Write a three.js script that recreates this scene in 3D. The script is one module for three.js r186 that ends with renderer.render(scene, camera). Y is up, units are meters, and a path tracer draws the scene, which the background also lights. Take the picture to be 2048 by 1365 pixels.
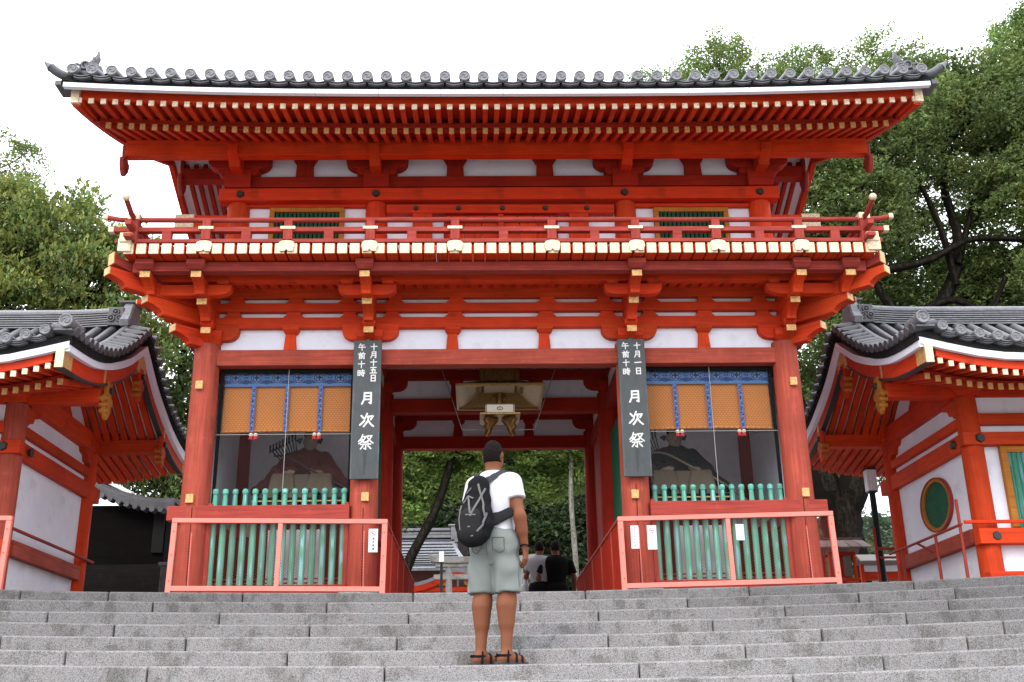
import * as THREE from 'three';
import { RoundedBoxGeometry } from 'three/addons/geometries/RoundedBoxGeometry.js';
import { mergeGeometries, mergeVertices } from 'three/addons/utils/BufferGeometryUtils.js';

// ------------------------------------------------------------------ camera, sky, sun, exposure
const scene = new THREE.Scene();
const camera = new THREE.PerspectiveCamera(35.22, 1024 / 682, 0.1, 3000);
camera.position.set(-0.268, -1.28, 11.9);
camera.up.set(0.00514, 0.94114, 0.33798);
camera.lookAt(-0.268 + 0.03392, -1.28 + 0.33763, 11.9 - 0.94067);
scene.add(camera);
const renderer = new THREE.WebGLRenderer({ antialias: true });
renderer.toneMapping = THREE.LinearToneMapping;
renderer.toneMappingExposure = 1.68;
renderer.shadowMap.enabled = true;

let seed = 1;
function rnd() { seed |= 0; seed = seed + 0x6D2B79F5 | 0; let t = Math.imul(seed ^ seed >>> 15, 1 | seed); t = t + Math.imul(t ^ t >>> 7, 61 | t) ^ t; return ((t ^ t >>> 14) >>> 0) / 4294967296; }
const rr = (a, b) => a + (b - a) * rnd();
const clamp = (v, a = 0, b = 1) => Math.min(b, Math.max(a, v));
const lerp = (a, b, t) => a + (b - a) * t;
const sst = (a, b, x) => { const t = clamp((x - a) / (b - a)); return t * t * (3 - 2 * t); };

{ // an overcast sky: brightest overhead, even all round
  const w = 128, h = 64, d = new Float32Array(w * h * 4);
  for (let j = 0; j < h; j++) for (let i = 0; i < w; i++) {
    const el = ((j + 0.5) / h - 0.5) * Math.PI, s = Math.max(0, Math.sin(el));
    const L = el > 0 ? 1.25 + 1.55 * s : 0.55, k = (j * w + i) * 4;
    d[k] = L * 0.965; d[k + 1] = L; d[k + 2] = L * 1.1; d[k + 3] = 1;
  }
  const sky = new THREE.DataTexture(d, w, h, THREE.RGBAFormat, THREE.FloatType);
  sky.mapping = THREE.EquirectangularReflectionMapping; sky.magFilter = sky.minFilter = THREE.LinearFilter; sky.needsUpdate = true;
  scene.background = sky; scene.environment = sky;
}
const sun = new THREE.DirectionalLight(0xfff1de, 1.0);
sun.position.set(-9, 17, 15); sun.target.position.set(0, 2, 0);
sun.castShadow = true; sun.shadow.radius = 40; sun.shadow.mapSize.set(2048, 2048);
Object.assign(sun.shadow.camera, { left: -16, right: 16, top: 16, bottom: -16, near: 1, far: 60 });
scene.add(sun, sun.target);

// ------------------------------------------------------------------ textures and materials
function lattice(n, s) { const a = new Float32Array(n * n); const keep = seed; seed = s; for (let i = 0; i < a.length; i++) a[i] = rnd(); seed = keep; return a; }
function noiseFn(period, s) { // tileable value noise on the unit square
  const px = Array.isArray(period) ? period[0] : period, py = Array.isArray(period) ? period[1] : period, n = Math.max(px, py), L = lattice(n, s);
  return (u, v) => {
    const x = ((u % 1) + 1) % 1 * px, y = ((v % 1) + 1) % 1 * py, i = Math.floor(x), j = Math.floor(y), fx = x - i, fy = y - j;
    const sx = fx * fx * (3 - 2 * fx), sy = fy * fy * (3 - 2 * fy), i1 = (i + 1) % px, j1 = (j + 1) % py;
    return lerp(lerp(L[j % py * n + i % px], L[j % py * n + i1], sx), lerp(L[j1 * n + i % px], L[j1 * n + i1], sx), sy);
  };
}
function tex(w, h, fn, srgb = true) {
  const d = new Uint8Array(w * h * 4);
  for (let j = 0; j < h; j++) for (let i = 0; i < w; i++) {
    const c = fn((i + 0.5) / w, (j + 0.5) / h), k = (j * w + i) * 4;
    for (let q = 0; q < 3; q++) { const v = clamp(Array.isArray(c) ? c[q] : c); d[k + q] = 255 * (srgb ? (v < 0.0031308 ? 12.92 * v : 1.055 * v ** (1 / 2.4) - 0.055) : v); }
    d[k + 3] = 255;
  }
  const t = new THREE.DataTexture(d, w, h);
  t.wrapS = t.wrapT = THREE.RepeatWrapping; t.magFilter = THREE.LinearFilter; t.minFilter = THREE.LinearMipmapLinearFilter; t.generateMipmaps = true;
  if (srgb) t.colorSpace = THREE.SRGBColorSpace; t.needsUpdate = true; return t;
}
const n4 = noiseFn(4, 11), n9 = noiseFn(9, 12), n23 = noiseFn(23, 13), n60 = noiseFn(60, 14), n140 = noiseFn(140, 15), nStreak = noiseFn([3, 90], 16), nStreak2 = noiseFn([6, 170], 17), n256 = noiseFn(256, 18);
const fbm = (u, v) => 0.5 * n4(u, v) + 0.27 * n9(u, v) + 0.15 * n23(u, v) + 0.08 * n60(u, v);
const paintMap = tex(512, 512, (u, v) => { const f = 0.8 + 0.42 * (fbm(u, v) - 0.5) + 0.24 * (nStreak(u, v) - 0.5) + 0.16 * (nStreak2(u, v) - 0.5), d = sst(0.62, 0.8, fbm(u + 0.37, v + 0.2)) * 0.25; return [f + 0.06 - d, f + 0.05 * n9(v, u) - d * 0.6, f - d * 0.5]; });
const wornMap = tex(512, 512, (u, v) => { // old paint: streaks along the grain, chalky flakes
  const f = 0.78 + 0.4 * (fbm(u, v) - 0.5) + 0.3 * (nStreak(u, v) - 0.5) + 0.16 * (nStreak2(u, v) - 0.5), c = sst(0.7, 0.8, 0.6 * n23(u, v) + 0.4 * nStreak2(u, v)) * 0.16;
  return [f + c * 0.6, f * 0.95 + c, f * 0.95 + c]; });
const plainMap = tex(256, 256, (u, v) => 0.9 + 0.14 * (fbm(u, v) - 0.5) + 0.05 * (n140(u, v) - 0.5));
const stoneMap = tex(1024, 1024, (u, v) => {
  const g = n256(u, v), g2 = n256(u * 2 + 0.31, v * 2 + 0.17), g3 = n140(u, v); let f = 0.72 + 0.55 * (g - 0.5) + 0.45 * (g2 - 0.5) + 0.2 * (g3 - 0.5);
  if (g * 0.6 + g2 * 0.4 > 0.72) f += 0.3; if (g * 0.5 + g2 * 0.5 < 0.27) f -= 0.35;
  const st = sst(0.46, 0.7, fbm(u, v + 0.4) + 0.12 * (n23(u * 3, v * 0.5) - 0.5)); f *= 1 - 0.4 * st; const w = 1 + 0.05 * n9(u + 0.2, v);
  return [f * w, f, f * (1.02 - 0.05 * st)]; });
const stoneBump = tex(512, 512, (u, v) => 0.5 + 0.5 * (n256(u, v) - 0.5) + 0.5 * (n140(u, v) - 0.5), false);
const tileMap = tex(256, 256, (u, v) => { const f = 0.7 + 0.75 * (fbm(u, v) - 0.5) + 0.25 * (n60(u, v) - 0.5); return [f, f * 1.005, f * 1.015]; });
const barkMap = tex(256, 256, (u, v) => 0.6 + 0.7 * (nStreak(u, v) - 0.5) + 0.6 * (n23(u, v) - 0.5));
const goldMap = tex(256, 256, (u, v) => { // fine chased scrollwork
  const a = Math.sin(u * 44 + 3 * Math.sin(v * 38)) * Math.sin(v * 44 + 3 * Math.sin(u * 38)); const f = 0.84 + 0.22 * sst(-0.2, 0.2, a) - 0.12 + 0.2 * (fbm(u, v) - 0.5); return [f, f * 0.97, f * 0.9]; });
const weaveMap = tex(256, 256, (u, v) => { const r = Math.floor(v * 24), o = (r % 2) * 0.5, x = (u * 16 + o) % 1, y = v * 24 % 1; const k = Math.hypot((x - 0.5) * 1.2, y - 0.5);
  const f = 0.82 + 0.25 * sst(0.42, 0.25, k) - 0.18 * sst(0.42, 0.55, k) + 0.15 * (fbm(u, v) - 0.5); return [f, f * 0.97, f * 0.9]; });
const clothMap = tex(256, 256, (u, v) => 0.86 + 0.1 * (n256(u, v) - 0.5) + 0.12 * (fbm(u, v) - 0.5));
const leafMap = null;

function dull(r, g, b, o = {}) { const m = new THREE.MeshPhysicalMaterial({ roughness: 0.95, specularIntensity: 0.12, ...o }); m.color.setRGB(r, g, b); return m; }
function matte(r, g, b, rough, o = {}) { const m = new THREE.MeshPhysicalMaterial({ roughness: rough, specularIntensity: 0.45, ...o }); m.color.setRGB(r, g, b); return m; }
function M(r, g, b, rough = 0.75, o = {}) { const m = new THREE.MeshStandardMaterial({ roughness: rough, ...o }); m.color.setRGB(r, g, b); return m; }
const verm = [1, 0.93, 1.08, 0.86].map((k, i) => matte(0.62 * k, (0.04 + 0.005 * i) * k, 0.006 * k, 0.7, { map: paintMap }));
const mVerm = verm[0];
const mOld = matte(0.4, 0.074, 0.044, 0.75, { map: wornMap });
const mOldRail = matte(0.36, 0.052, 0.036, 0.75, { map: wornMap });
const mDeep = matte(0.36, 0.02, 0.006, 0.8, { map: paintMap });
const plasterMap = tex(512, 512, (u, v) => { const d = sst(0.55, 0.78, fbm(u + 0.2, v + 0.6)), f = 0.93 + 0.16 * (fbm(u, v) - 0.5) + 0.04 * (n140(u, v) - 0.5) - 0.11 * d; return [f, f * 0.988, f * 0.965]; });
const mWhite = M(0.83, 0.86, 0.95, 0.92, { map: plasterMap });
const mBand = M(0.82, 0.84, 0.92, 0.8, { map: plainMap });
const mGold = M(0.8, 0.66, 0.47, 0.5, { map: goldMap, metalness: 0.1 });
const mGoldDk = M(0.66, 0.38, 0.14, 0.5, { map: goldMap, metalness: 0.2 });
const mGilt = M(0.33, 0.2, 0.07, 0.36, { map: goldMap, metalness: 0.75 });
const mTile = [1, 0.86, 1.12].map(k => M(0.118 * k, 0.119 * k, 0.126 * k, 0.55, { map: tileMap }));
const mTileLt = M(0.22, 0.222, 0.232, 0.55, { map: tileMap });
const mTileDk = dull(0.03, 0.028, 0.027, { map: tileMap });
const mIron = M(0.018, 0.017, 0.016, 0.5);
const mBlack = dull(0.01, 0.01, 0.01);
const mOchre = matte(0.44, 0.17, 0.022, 0.7, { map: paintMap });
const mGreen = matte(0.016, 0.11, 0.055, 0.8, { map: paintMap });
const greenMap = tex(256, 256, (u, v) => { const f = 0.75 + 0.35 * (fbm(u, v) - 0.5) + 0.25 * (nStreak(u, v) - 0.5), c = sst(0.5, 0.72, 0.55 * nStreak(u + 0.3, v) + 0.45 * n9(u, v)); return [f * 0.085 + c * 0.14, f * 0.42 + c * 0.16, f * 0.27 + c * 0.3]; });
const mVerdi = [0.75, 0.9, 1.05].map(k => M(k, k, k, 0.65, { map: greenMap }));
const mPink = M(0.8, 0.2, 0.15, 0.6, { map: plainMap });
const mStone = [0.165, 0.195, 0.225, 0.255, 0.285, 0.31].map(k => M(k * 0.99, k * 0.965, k * 0.925, 0.9, { map: stoneMap, bumpMap: stoneBump, bumpScale: 0.004 }));
const mStoneLt = M(0.5, 0.49, 0.46, 0.9, { map: stoneMap });
const mGround = M(0.32, 0.3, 0.27, 0.95, { map: stoneMap });
const mWood = dull(0.025, 0.018, 0.014, { map: wornMap });
const mBark = dull(0.022, 0.018, 0.013, { map: barkMap, bumpMap: barkMap, bumpScale: 0.02 });
const mBarkPale = M(0.3, 0.29, 0.24, 0.95, { map: barkMap });
const mSkin = matte(0.16, 0.054, 0.024, 0.65), mSkinDk = matte(0.1, 0.035, 0.018, 0.7);
const mHair = dull(0.009, 0.007, 0.006);
const mWireLt = M(0.3, 0.29, 0.27, 0.5, { metalness: 0.3 });

// ------------------------------------------------------------------ geometry helpers
function metricUV(g, ou = rnd() * 7, ov = rnd() * 7, s = 1) { // uv in metres, u along the longer side of each face
  const p = g.attributes.position, n = g.attributes.normal, uv = new Float32Array(p.count * 2);
  g.computeBoundingBox(); const e = g.boundingBox.getSize(new THREE.Vector3()).toArray();
  for (let i = 0; i < p.count; i++) {
    const P = [p.getX(i), p.getY(i), p.getZ(i)], N = [Math.abs(n.getX(i)), Math.abs(n.getY(i)), Math.abs(n.getZ(i))];
    const ax = N[0] > N[1] && N[0] > N[2] ? 0 : N[1] > N[2] ? 1 : 2; let [a, b] = [0, 1, 2].filter(q => q !== ax); if (e[b] > e[a]) [a, b] = [b, a];
    uv[2 * i] = P[a] * s + ou; uv[2 * i + 1] = P[b] * s + ov;
  }
  g.setAttribute('uv', new THREE.BufferAttribute(uv, 2)); return g;
}
function bx(x0, x1, y0, y1, z0, z1, r = 0.006) {
  const w = x1 - x0, h = y1 - y0, d = z1 - z0, g = new RoundedBoxGeometry(w, h, d, 1, Math.min(r, w / 3, h / 3, d / 3));
  g.translate((x0 + x1) / 2, (y0 + y1) / 2, (z0 + z1) / 2); return g;
}
const boxC = (x, y, z, w, h, d, r) => bx(x - w / 2, x + w / 2, y - h / 2, y + h / 2, z - d / 2, z + d / 2, r);
function prism(pts, depth, axis = 'z', at = 0, bevel = 0.004) { // outline in (x,y) pushed along z, or in (z,y) pushed along x
  const s = new THREE.Shape(pts.map(p => new THREE.Vector2(p[0], p[1]))), b = Math.min(bevel, depth / 4);
  const g = new THREE.ExtrudeGeometry(s, { depth: depth - 2 * b, bevelEnabled: b > 0, bevelThickness: b, bevelSize: b, bevelOffset: -b, bevelSegments: 1, curveSegments: 6 });
  g.translate(0, 0, -depth / 2 + b); if (axis === 'x') { g.rotateY(-Math.PI / 2); g.translate(at, 0, 0); } else g.translate(0, 0, at); return g;
}
function tube(pts, r, seg = 12, rad = 8, closed = false) { return new THREE.TubeGeometry(new THREE.CatmullRomCurve3(pts.map(p => new THREE.Vector3(...p)), closed), seg, r, rad, closed); }
function rod(a, b, r0, r1 = r0, n = 8) {
  const A = new THREE.Vector3(...a), B = new THREE.Vector3(...b), d = B.clone().sub(A), g = new THREE.CylinderGeometry(r1, r0, d.length(), n);
  g.applyQuaternion(new THREE.Quaternion().setFromUnitVectors(new THREE.Vector3(0, 1, 0), d.clone().normalize())); g.translate(...A.add(B).multiplyScalar(0.5).toArray()); return g;
}
function bar(a, b, w, h, r = 0.004) { // a squared timber from a to b, h upright
  const A = new THREE.Vector3(...a), B = new THREE.Vector3(...b), d = B.clone().sub(A), g = new RoundedBoxGeometry(w, h, d.length(), 1, r);
  const m = new THREE.Matrix4(), z = d.clone().normalize(), x = new THREE.Vector3(0, 1, 0).cross(z).normalize(), y = z.clone().cross(x); m.makeBasis(x, y, z).setPosition(A.add(B).multiplyScalar(0.5)); return g.applyMatrix4(m);
}
function merge(list) { return mergeGeometries(list.map(g => { const q = g.index ? g.toNonIndexed() : g.clone(); for (const k of Object.keys(q.attributes)) if (!['position', 'normal', 'uv'].includes(k)) q.deleteAttribute(k); return q; })); }
function add(name, g, mat, parent = scene, o = {}) {
  if (Array.isArray(g)) g = merge(g);
  if (!o.keepUV) metricUV(g, undefined, undefined, o.s || 1);
  const m = new THREE.Mesh(g, mat); m.name = name; m.castShadow = m.receiveShadow = true; parent.add(m); if (o.label) m.userData.label = o.label; if (o.stuff) m.userData.kind = 'stuff'; return m;
}
const used = {};
function numbered(n) { used[n] = (used[n] || 0) + 1; return used[n] === 1 ? n : n + '_' + String(used[n] - 1).padStart(3, '0'); }
function thing(name, label, category, p = [0, 0, 0], turn = 0, group) {
  const o = new THREE.Group(); o.name = numbered(name); o.position.set(...p); o.rotation.y = turn; o.userData = { label, category, kind: 'thing' }; if (group) o.userData.group = group; scene.add(o); return o;
}
function grp(name, parent) { const o = new THREE.Group(); o.name = name; parent.add(o); return o; }
function struct(name, label) { const o = new THREE.Group(); o.name = name; o.userData = { kind: 'structure', label }; scene.add(o); return o; }
function surf(nu, nv, fn, flip) { // a sheet through fn(u, v)
  const P = [], I = [], U = []; for (let j = 0; j <= nv; j++) for (let i = 0; i <= nu; i++) { P.push(...fn(i / nu, j / nv)); U.push(i / nu, j / nv); }
  for (let j = 0; j < nv; j++) for (let i = 0; i < nu; i++) { const a = j * (nu + 1) + i, b = a + 1, c = a + nu + 1, d = c + 1; if (flip) I.push(a, c, b, b, c, d); else I.push(a, b, c, b, d, c); }
  const g = new THREE.BufferGeometry(); g.setAttribute('position', new THREE.Float32BufferAttribute(P, 3)); g.setAttribute('uv', new THREE.Float32BufferAttribute(U, 2)); g.setIndex(I); g.computeVertexNormals(); return g;
}
function slab(nu, nv, fn, t) { // the same with thickness t downwards
  const top = surf(nu, nv, fn, true), bot = surf(nu, nv, (u, v) => { const p = fn(u, v); return [p[0], p[1] - t, p[2]]; }, false), e = [];
  for (const [f, fl] of [[u => [u, 0], false], [u => [u, 1], true]]) e.push(surf(nu, 1, (u, k) => { const p = fn(...f(u)); return [p[0], p[1] - t * (1 - k), p[2]]; }, fl));
  for (const [f, fl] of [[v => [0, v], true], [v => [1, v], false]]) e.push(surf(nv, 1, (u, k) => { const p = fn(...f(u)); return [p[0], p[1] - t * (1 - k), p[2]]; }, fl));
  return merge([top, bot, ...e]);
}
function curveAt(pts, x) { // monotone smooth lookup through sorted points
  let i = 0; while (i < pts.length - 2 && x > pts[i + 1][0]) i++;
  const p = j => pts[clamp(j, 0, pts.length - 1)], a = p(i), b = p(i + 1), t = clamp((x - a[0]) / (b[0] - a[0]), -0.3, 1.3);
  const m0 = (b[1] - p(i - 1)[1]) / ((b[0] - p(i - 1)[0]) || 1) * (b[0] - a[0]), m1 = (p(i + 2)[1] - a[1]) / ((p(i + 2)[0] - a[0]) || 1) * (b[0] - a[0]);
  const t2 = t * t, t3 = t2 * t; return (2 * t3 - 3 * t2 + 1) * a[1] + (t3 - 2 * t2 + t) * m0 + (-2 * t3 + 3 * t2) * b[1] + (t3 - t2) * m1;
}
function masuG(x, y, z, w, h) { // bearing block: square above, cut in below
  const a = boxC(x, y + h * 0.32, z, w, h * 0.56, w, 0.005), b = new THREE.CylinderGeometry(w * 0.7071, w * 0.5, h * 0.44, 4); b.rotateY(Math.PI / 4); b.translate(x, y - h * 0.18, z); return merge([a, b]);
}
function boatG(x, yTop, h, w, z, d, axis = 'z') { // bracket arm lying along x: level top, ends curved up
  const c = w / 2, P = [[-c, yTop], [-c, yTop - h * 0.4]]; for (let i = 1; i <= 5; i++) { const t = i / 5 * Math.PI / 2; P.push([-c + c * 0.42 * (1 - Math.cos(t)), yTop - h * 0.4 - h * 0.6 * Math.sin(t)]); }
  const Q = P.slice(2).reverse().map(p => [-p[0], p[1]]); const all = [...P, ...Q, [c, yTop - h * 0.4], [c, yTop]].map(p => axis === 'z' ? [p[0] + x, p[1]] : [p[0] + z, p[1]]);
  return axis === 'z' ? prism(all, d, 'z', z) : prism(all, d, 'x', x);
}
function noseProfile(z0, z1, yTop, h, face) { const P = [[z0, yTop], [z1, yTop], [z1, yTop - face]]; for (let i = 1; i <= 5; i++) { const t = i / 5 * Math.PI / 2; P.push([z1 - 0.2 * Math.sin(t) ** 1.3, yTop - face - (h - face) * (1 - Math.cos(t))]); } P.push([z0, yTop - h]); return P; }
function noseG(x, z0, z1, yTop, h, w, face = 0.06) { return prism(noseProfile(z0, z1, yTop, h, face), w, 'x', x); }

// ------------------------------------------------------------------ ground
{
  const g = struct('ground', 'paved terrace on which the gate stands');
  add('paving', bx(-60, 60, -0.4, 0, -70, 0.44, 0.01), mGround, g);
  const l = struct('street', 'pavement at the foot of the steps');
  add('pavement', bx(-80, 80, -3.4, -2.919, 4, 60, 0.01), mGround, l);
  const t = struct('terrain', 'wooded land around the shrine');
  add('land', surf(24, 24, (u, v) => { const x = (u - 0.5) * 1600, z = (v - 0.5) * 1600, d = Math.hypot(x, z); return [x, -3.6 + (d > 120 ? (d - 120) * 0.03 : 0), z]; }, true), M(0.07, 0.09, 0.05, 1), t);
}

// ------------------------------------------------------------------ stone steps
const SAG = x => 0.08 * Math.min(Math.abs(x) / 4.8, 1.25) ** 2;  // old steps, settled in the middle
const RISE = 0.139, RUN = 0.42, EDGE = 0.85;
const joints = [[-4.81, -3.94, -2.61, -0.91, 0.83, 2.5, 4.2], [-3.37, -1.71, 0.15, 1.78, 3.47, 4.43], [-4.19, -2.63, -0.9, 0.86, 2.61, 4.17], [-3.44, -1.74, 0.04, 1.83, 3.58],
  [-4.23, -2.7, -0.94, 0.84, 2.67, 4.25], [-3.53, -1.78, 0.07, 1.9, 3.73], [-2.75, -0.97, 0.97, 2.86], [-3.6, -1.69, 0.11, 2.03, 3.8], [-2.7, -0.9, 1, 2.8], [-3.5, -1.7, 0.1, 2]];
{
  const st = struct('stone_steps', 'broad flight of weathered granite steps below the gate'); seed = 77;
  for (let i = 0; i < 21; i++) {
    const y = -RISE * i, z = EDGE + RUN * i, js = joints[i] || joints[i % 10];
    const xs = [-12.5, -10.6, -8.8, -7.1, -5.5, ...js, 5.6, 7.3, 9, 10.8, 12.5].filter((x, k, a) => k === 0 || x - a[k - 1] > 0.4);
    if (i > 10) { add('step_stone', bx(-12.5, 12.5, y - 0.4, y, z - RUN - 0.06, z, 0.01), mStone[1], st); continue; }
    for (let k = 0; k + 1 < xs.length; k++) {
      const cx = (xs[k] + xs[k + 1]) / 2, dy = rr(-0.003, 0.003), dz = rr(-0.008, 0.006), w = xs[k + 1] - xs[k];
      const wear = 0.1 + 0.09 * i + 0.45 * Math.exp(-((cx / (1.8 + 0.35 * i)) ** 2)) - (cx > 2 ? 0.12 : 0) + rr(-0.12, 0.12), mi = Math.round(clamp(wear) * 5);
      const g = new RoundedBoxGeometry(w - 0.009, 0.3, RUN + 0.08, 3, 0.018); g.translate(cx, y - 0.15 + dy, z - RUN / 2 - 0.04 + dz);
      const p = g.attributes.position; for (let q = 0; q < p.count; q++) { const X = p.getX(q); p.setY(q, p.getY(q) + 0.003 * Math.sin(X * 7 + i) + SAG(X)); }
      add('step_stone', g, mStone[mi], st);
    }
  }
}

// ------------------------------------------------------------------ the gate
seed = 5;
const gate = thing('shrine_gate', 'two-storeyed vermilion shrine gate with gilt-edged balcony at the top of the steps', 'gate');
const CX = [-3.38, -1.52, 1.52, 3.38];
const V4 = () => verm[Math.floor(rnd() * 4)];
{ // lower storey: columns, lintels, white panels, for the front, middle and rear rows
  for (const z of [0, -2, -4]) for (const x of CX) {
    add('base_stone', new THREE.CylinderGeometry(0.26, 0.29, 0.1, 20).translate(x, 0.05, z), mStoneLt, gate);
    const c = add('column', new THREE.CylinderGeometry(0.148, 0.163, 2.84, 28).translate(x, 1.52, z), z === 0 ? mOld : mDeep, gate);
    if (z === 0) { const q = Math.sign(x) * -0.02; add('seam', bar([x + q, 0.12, 0.1625], [x + q * 0.6, 1.0 + 0.3 * rnd(), 0.1575], 0.006, 0.006, 0.001), mWood, c); add('worn_streak', bar([x + q + 0.02, 0.12, 0.159], [x + q + 0.012, 0.75, 0.156], 0.022, 0.012, 0.004), mPink, c); }
  }
  const struts = [-2.43, -0.54, 0.54, 2.43];
  for (const z of [0, -2, -4]) {
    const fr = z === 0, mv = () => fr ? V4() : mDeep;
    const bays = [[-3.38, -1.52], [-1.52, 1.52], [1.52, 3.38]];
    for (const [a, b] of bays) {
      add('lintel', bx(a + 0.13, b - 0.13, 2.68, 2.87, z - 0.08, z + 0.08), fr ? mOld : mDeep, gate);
      add('wall_panel', bx(a + 0.02, b - 0.02, 2.865, 3.75, z - 0.05, z - 0.02), mWhite, gate);
    }
    for (const x of struts) {
      add('strut', prism([[x - 0.075, 2.87], [x + 0.075, 2.87], [x + 0.055, 3.09], [x - 0.055, 3.09]], 0.07, 'z', z), mv(), gate);
      add('bearing_block', masuG(x, 3.115, z, 0.15, 0.09).scale(1.25, 1, 1).translate(-x * 0.25, 0, 0), mv(), gate);
    }
    add('wall_beam', bx(-3.62, 3.62, 3.145, 3.275, z - 0.06, z + 0.07), mv(), gate);
    if (z === -2) continue;
    add('wall_beam', bx(-3.8, 3.8, 3.35, 3.455, z - 0.06, z + 0.07), mv(), gate);
    add('wall_beam', bx(-3.8, 3.8, 3.525, 3.7, z - 0.06, z + 0.07), mv(), gate);
    for (const y of [3.31, 3.49]) for (const x of struts) add('bearing_block', prism([[x - 0.13, y - 0.036], [x + 0.13, y - 0.036], [x + 0.085, y], [x + 0.085, y + 0.036], [x - 0.085, y + 0.036], [x - 0.085, y]], 0.12, 'z', z), mv(), gate);
  }
  // bracket sets on the front columns (and a plain one at the rear)
  for (const z of [0, -2, -4]) CX.forEach((x, ci) => {
    const fr = z === 0, b = grp('bracket_set', gate), s = Math.sign(x), corner = Math.abs(x) > 3, f = z === -4 ? -1 : 1, mv = () => fr ? V4() : mDeep;
    add('bearing_block', masuG(x, 3.0, z, 0.3, 0.16), mv(), b);
    add('bracket_arm', boatG(x, 3.19, 0.2, 0.66, z, 0.15), mv(), b);
    if (z === -2) return;
    for (const [y, w] of [[3.31, 0.5], [3.49, 0.56]]) for (const k of [-1, 1]) add('bearing_block', prism([[-0.12, -0.037], [0.12, -0.037], [0.075, 0], [0.075, 0.037], [-0.075, 0.037], [-0.075, 0]].map(p => [x + k * w / 2 + p[0], y + p[1]]), 0.13, 'z', z), mv(), b);
    if (!fr) return;
    const tips = [[0.28, 3.075], [0.54, 3.325], [0.87, 3.52]];
    for (const [zt, yt] of tips) {
      add('bracket_arm', noseG(x, -0.05, zt, yt, 0.19, 0.112, 0.07), V4(), b);
      add('gold_cap', boxC(x, yt - 0.036, zt + 0.004, 0.112, 0.072, 0.014, 0.002), mGoldDk, b);
    }
    add('bearing_block', masuG(x, 3.115, 0.2, 0.15, 0.08), V4(), b); add('bearing_block', masuG(x, 3.375, 0.46, 0.16, 0.1), V4(), b);
    add('bearing_block', masuG(x, 3.575, 0.845, 0.2, 0.11), mOldRail, b);
    const cx = corner ? x + s * 0.17 : x, cw = corner ? 0.98 : 0.66;
    add('bracket_arm', boatG(cx, 3.49, 0.13, cw, 0.5, 0.11), V4(), b);
    for (const k of [-1, 1]) add('bearing_block', masuG(cx + k * (cw / 2 - 0.1), 3.525, 0.5, 0.15, 0.07), V4(), b);
    if (corner) { // arms out over the end and on the diagonal
      for (const [zt, yt] of tips) {
        const L = zt + 0.02, g = noseG(0, -0.05, L, yt, 0.17, 0.1).rotateY(s * Math.PI / 2).translate(x, 0, z); add('bracket_arm', g, V4(), b);
        add('gold_cap', boxC(x + s * (L + 0.004), yt - 0.03, z, 0.014, 0.056, 0.1, 0.002), mGoldDk, b);
        const D = zt * 1.42 + 0.1, q = noseG(0, -0.05, D, yt + 0.01, 0.19, 0.12, 0.09).rotateY(s * Math.PI / 4).translate(x, 0, z); add('bracket_arm', q, V4(), b);
        add('gold_cap', boxC(0, yt - 0.035, D + 0.004, 0.12, 0.085, 0.014, 0.002).rotateY(s * Math.PI / 4).translate(x, 0, z), mGoldDk, b);
      }
      const x2 = x + s * 0.56; add('bracket_arm', noseG(x2, 0.4, 0.87, 3.52, 0.19, 0.112, 0.07), V4(), b); add('gold_cap', boxC(x2, 3.484, 0.874, 0.112, 0.072, 0.014, 0.002), mGoldDk, b); add('bearing_block', masuG(x2, 3.575, 0.845, 0.2, 0.11), mOldRail, b);
      for (const zz of [0.5, -0.3]) add('bearing_block', masuG(x + s * 0.82, 3.575, zz, 0.19, 0.13), mOldRail, b);
      add('bracket_arm', boatG(x + s * 0.5, 3.49, 0.13, 0.9, 0.1, 0.11, 'x'), V4(), b);
      const hip = prism([[0, 3.62], [1.2, 3.66], [1.3, 3.71], [1.3, 3.58], [1.1, 3.54], [0.8, 3.5], [0, 3.5]], 0.12, 'x', 0).rotateY(s * Math.PI / 4).translate(x, 0, z); add('corner_beam', hip, mOldRail, b);
      add('gold_cap', boxC(0, 3.645, 1.305, 0.126, 0.14, 0.014, 0.002).rotateY(s * Math.PI / 4).translate(x, 0, z), mGoldDk, b);
    }
  });
  // side walls of the lower storey, with their own beams
  for (const s of [-1, 1]) for (const [a, b] of [[0, -2], [-2, -4]]) {
    add('side_wall', bx(s * 3.38 - 0.02, s * 3.38 + 0.02, 0.1, 3.75, b + 0.1, a - 0.1), mWhite, gate);
    for (const [y0, y1] of [[0.1, 0.22], [0.89, 1.05], [2.68, 2.87], [3.145, 3.275], [3.35, 3.455], [3.525, 3.7]]) add('side_beam', bx(s * 3.38 - 0.07, s * 3.38 + 0.07, y0, y1, b + 0.14, a - 0.14), y1 < 3 ? mOld : V4(), gate);
  }
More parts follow.
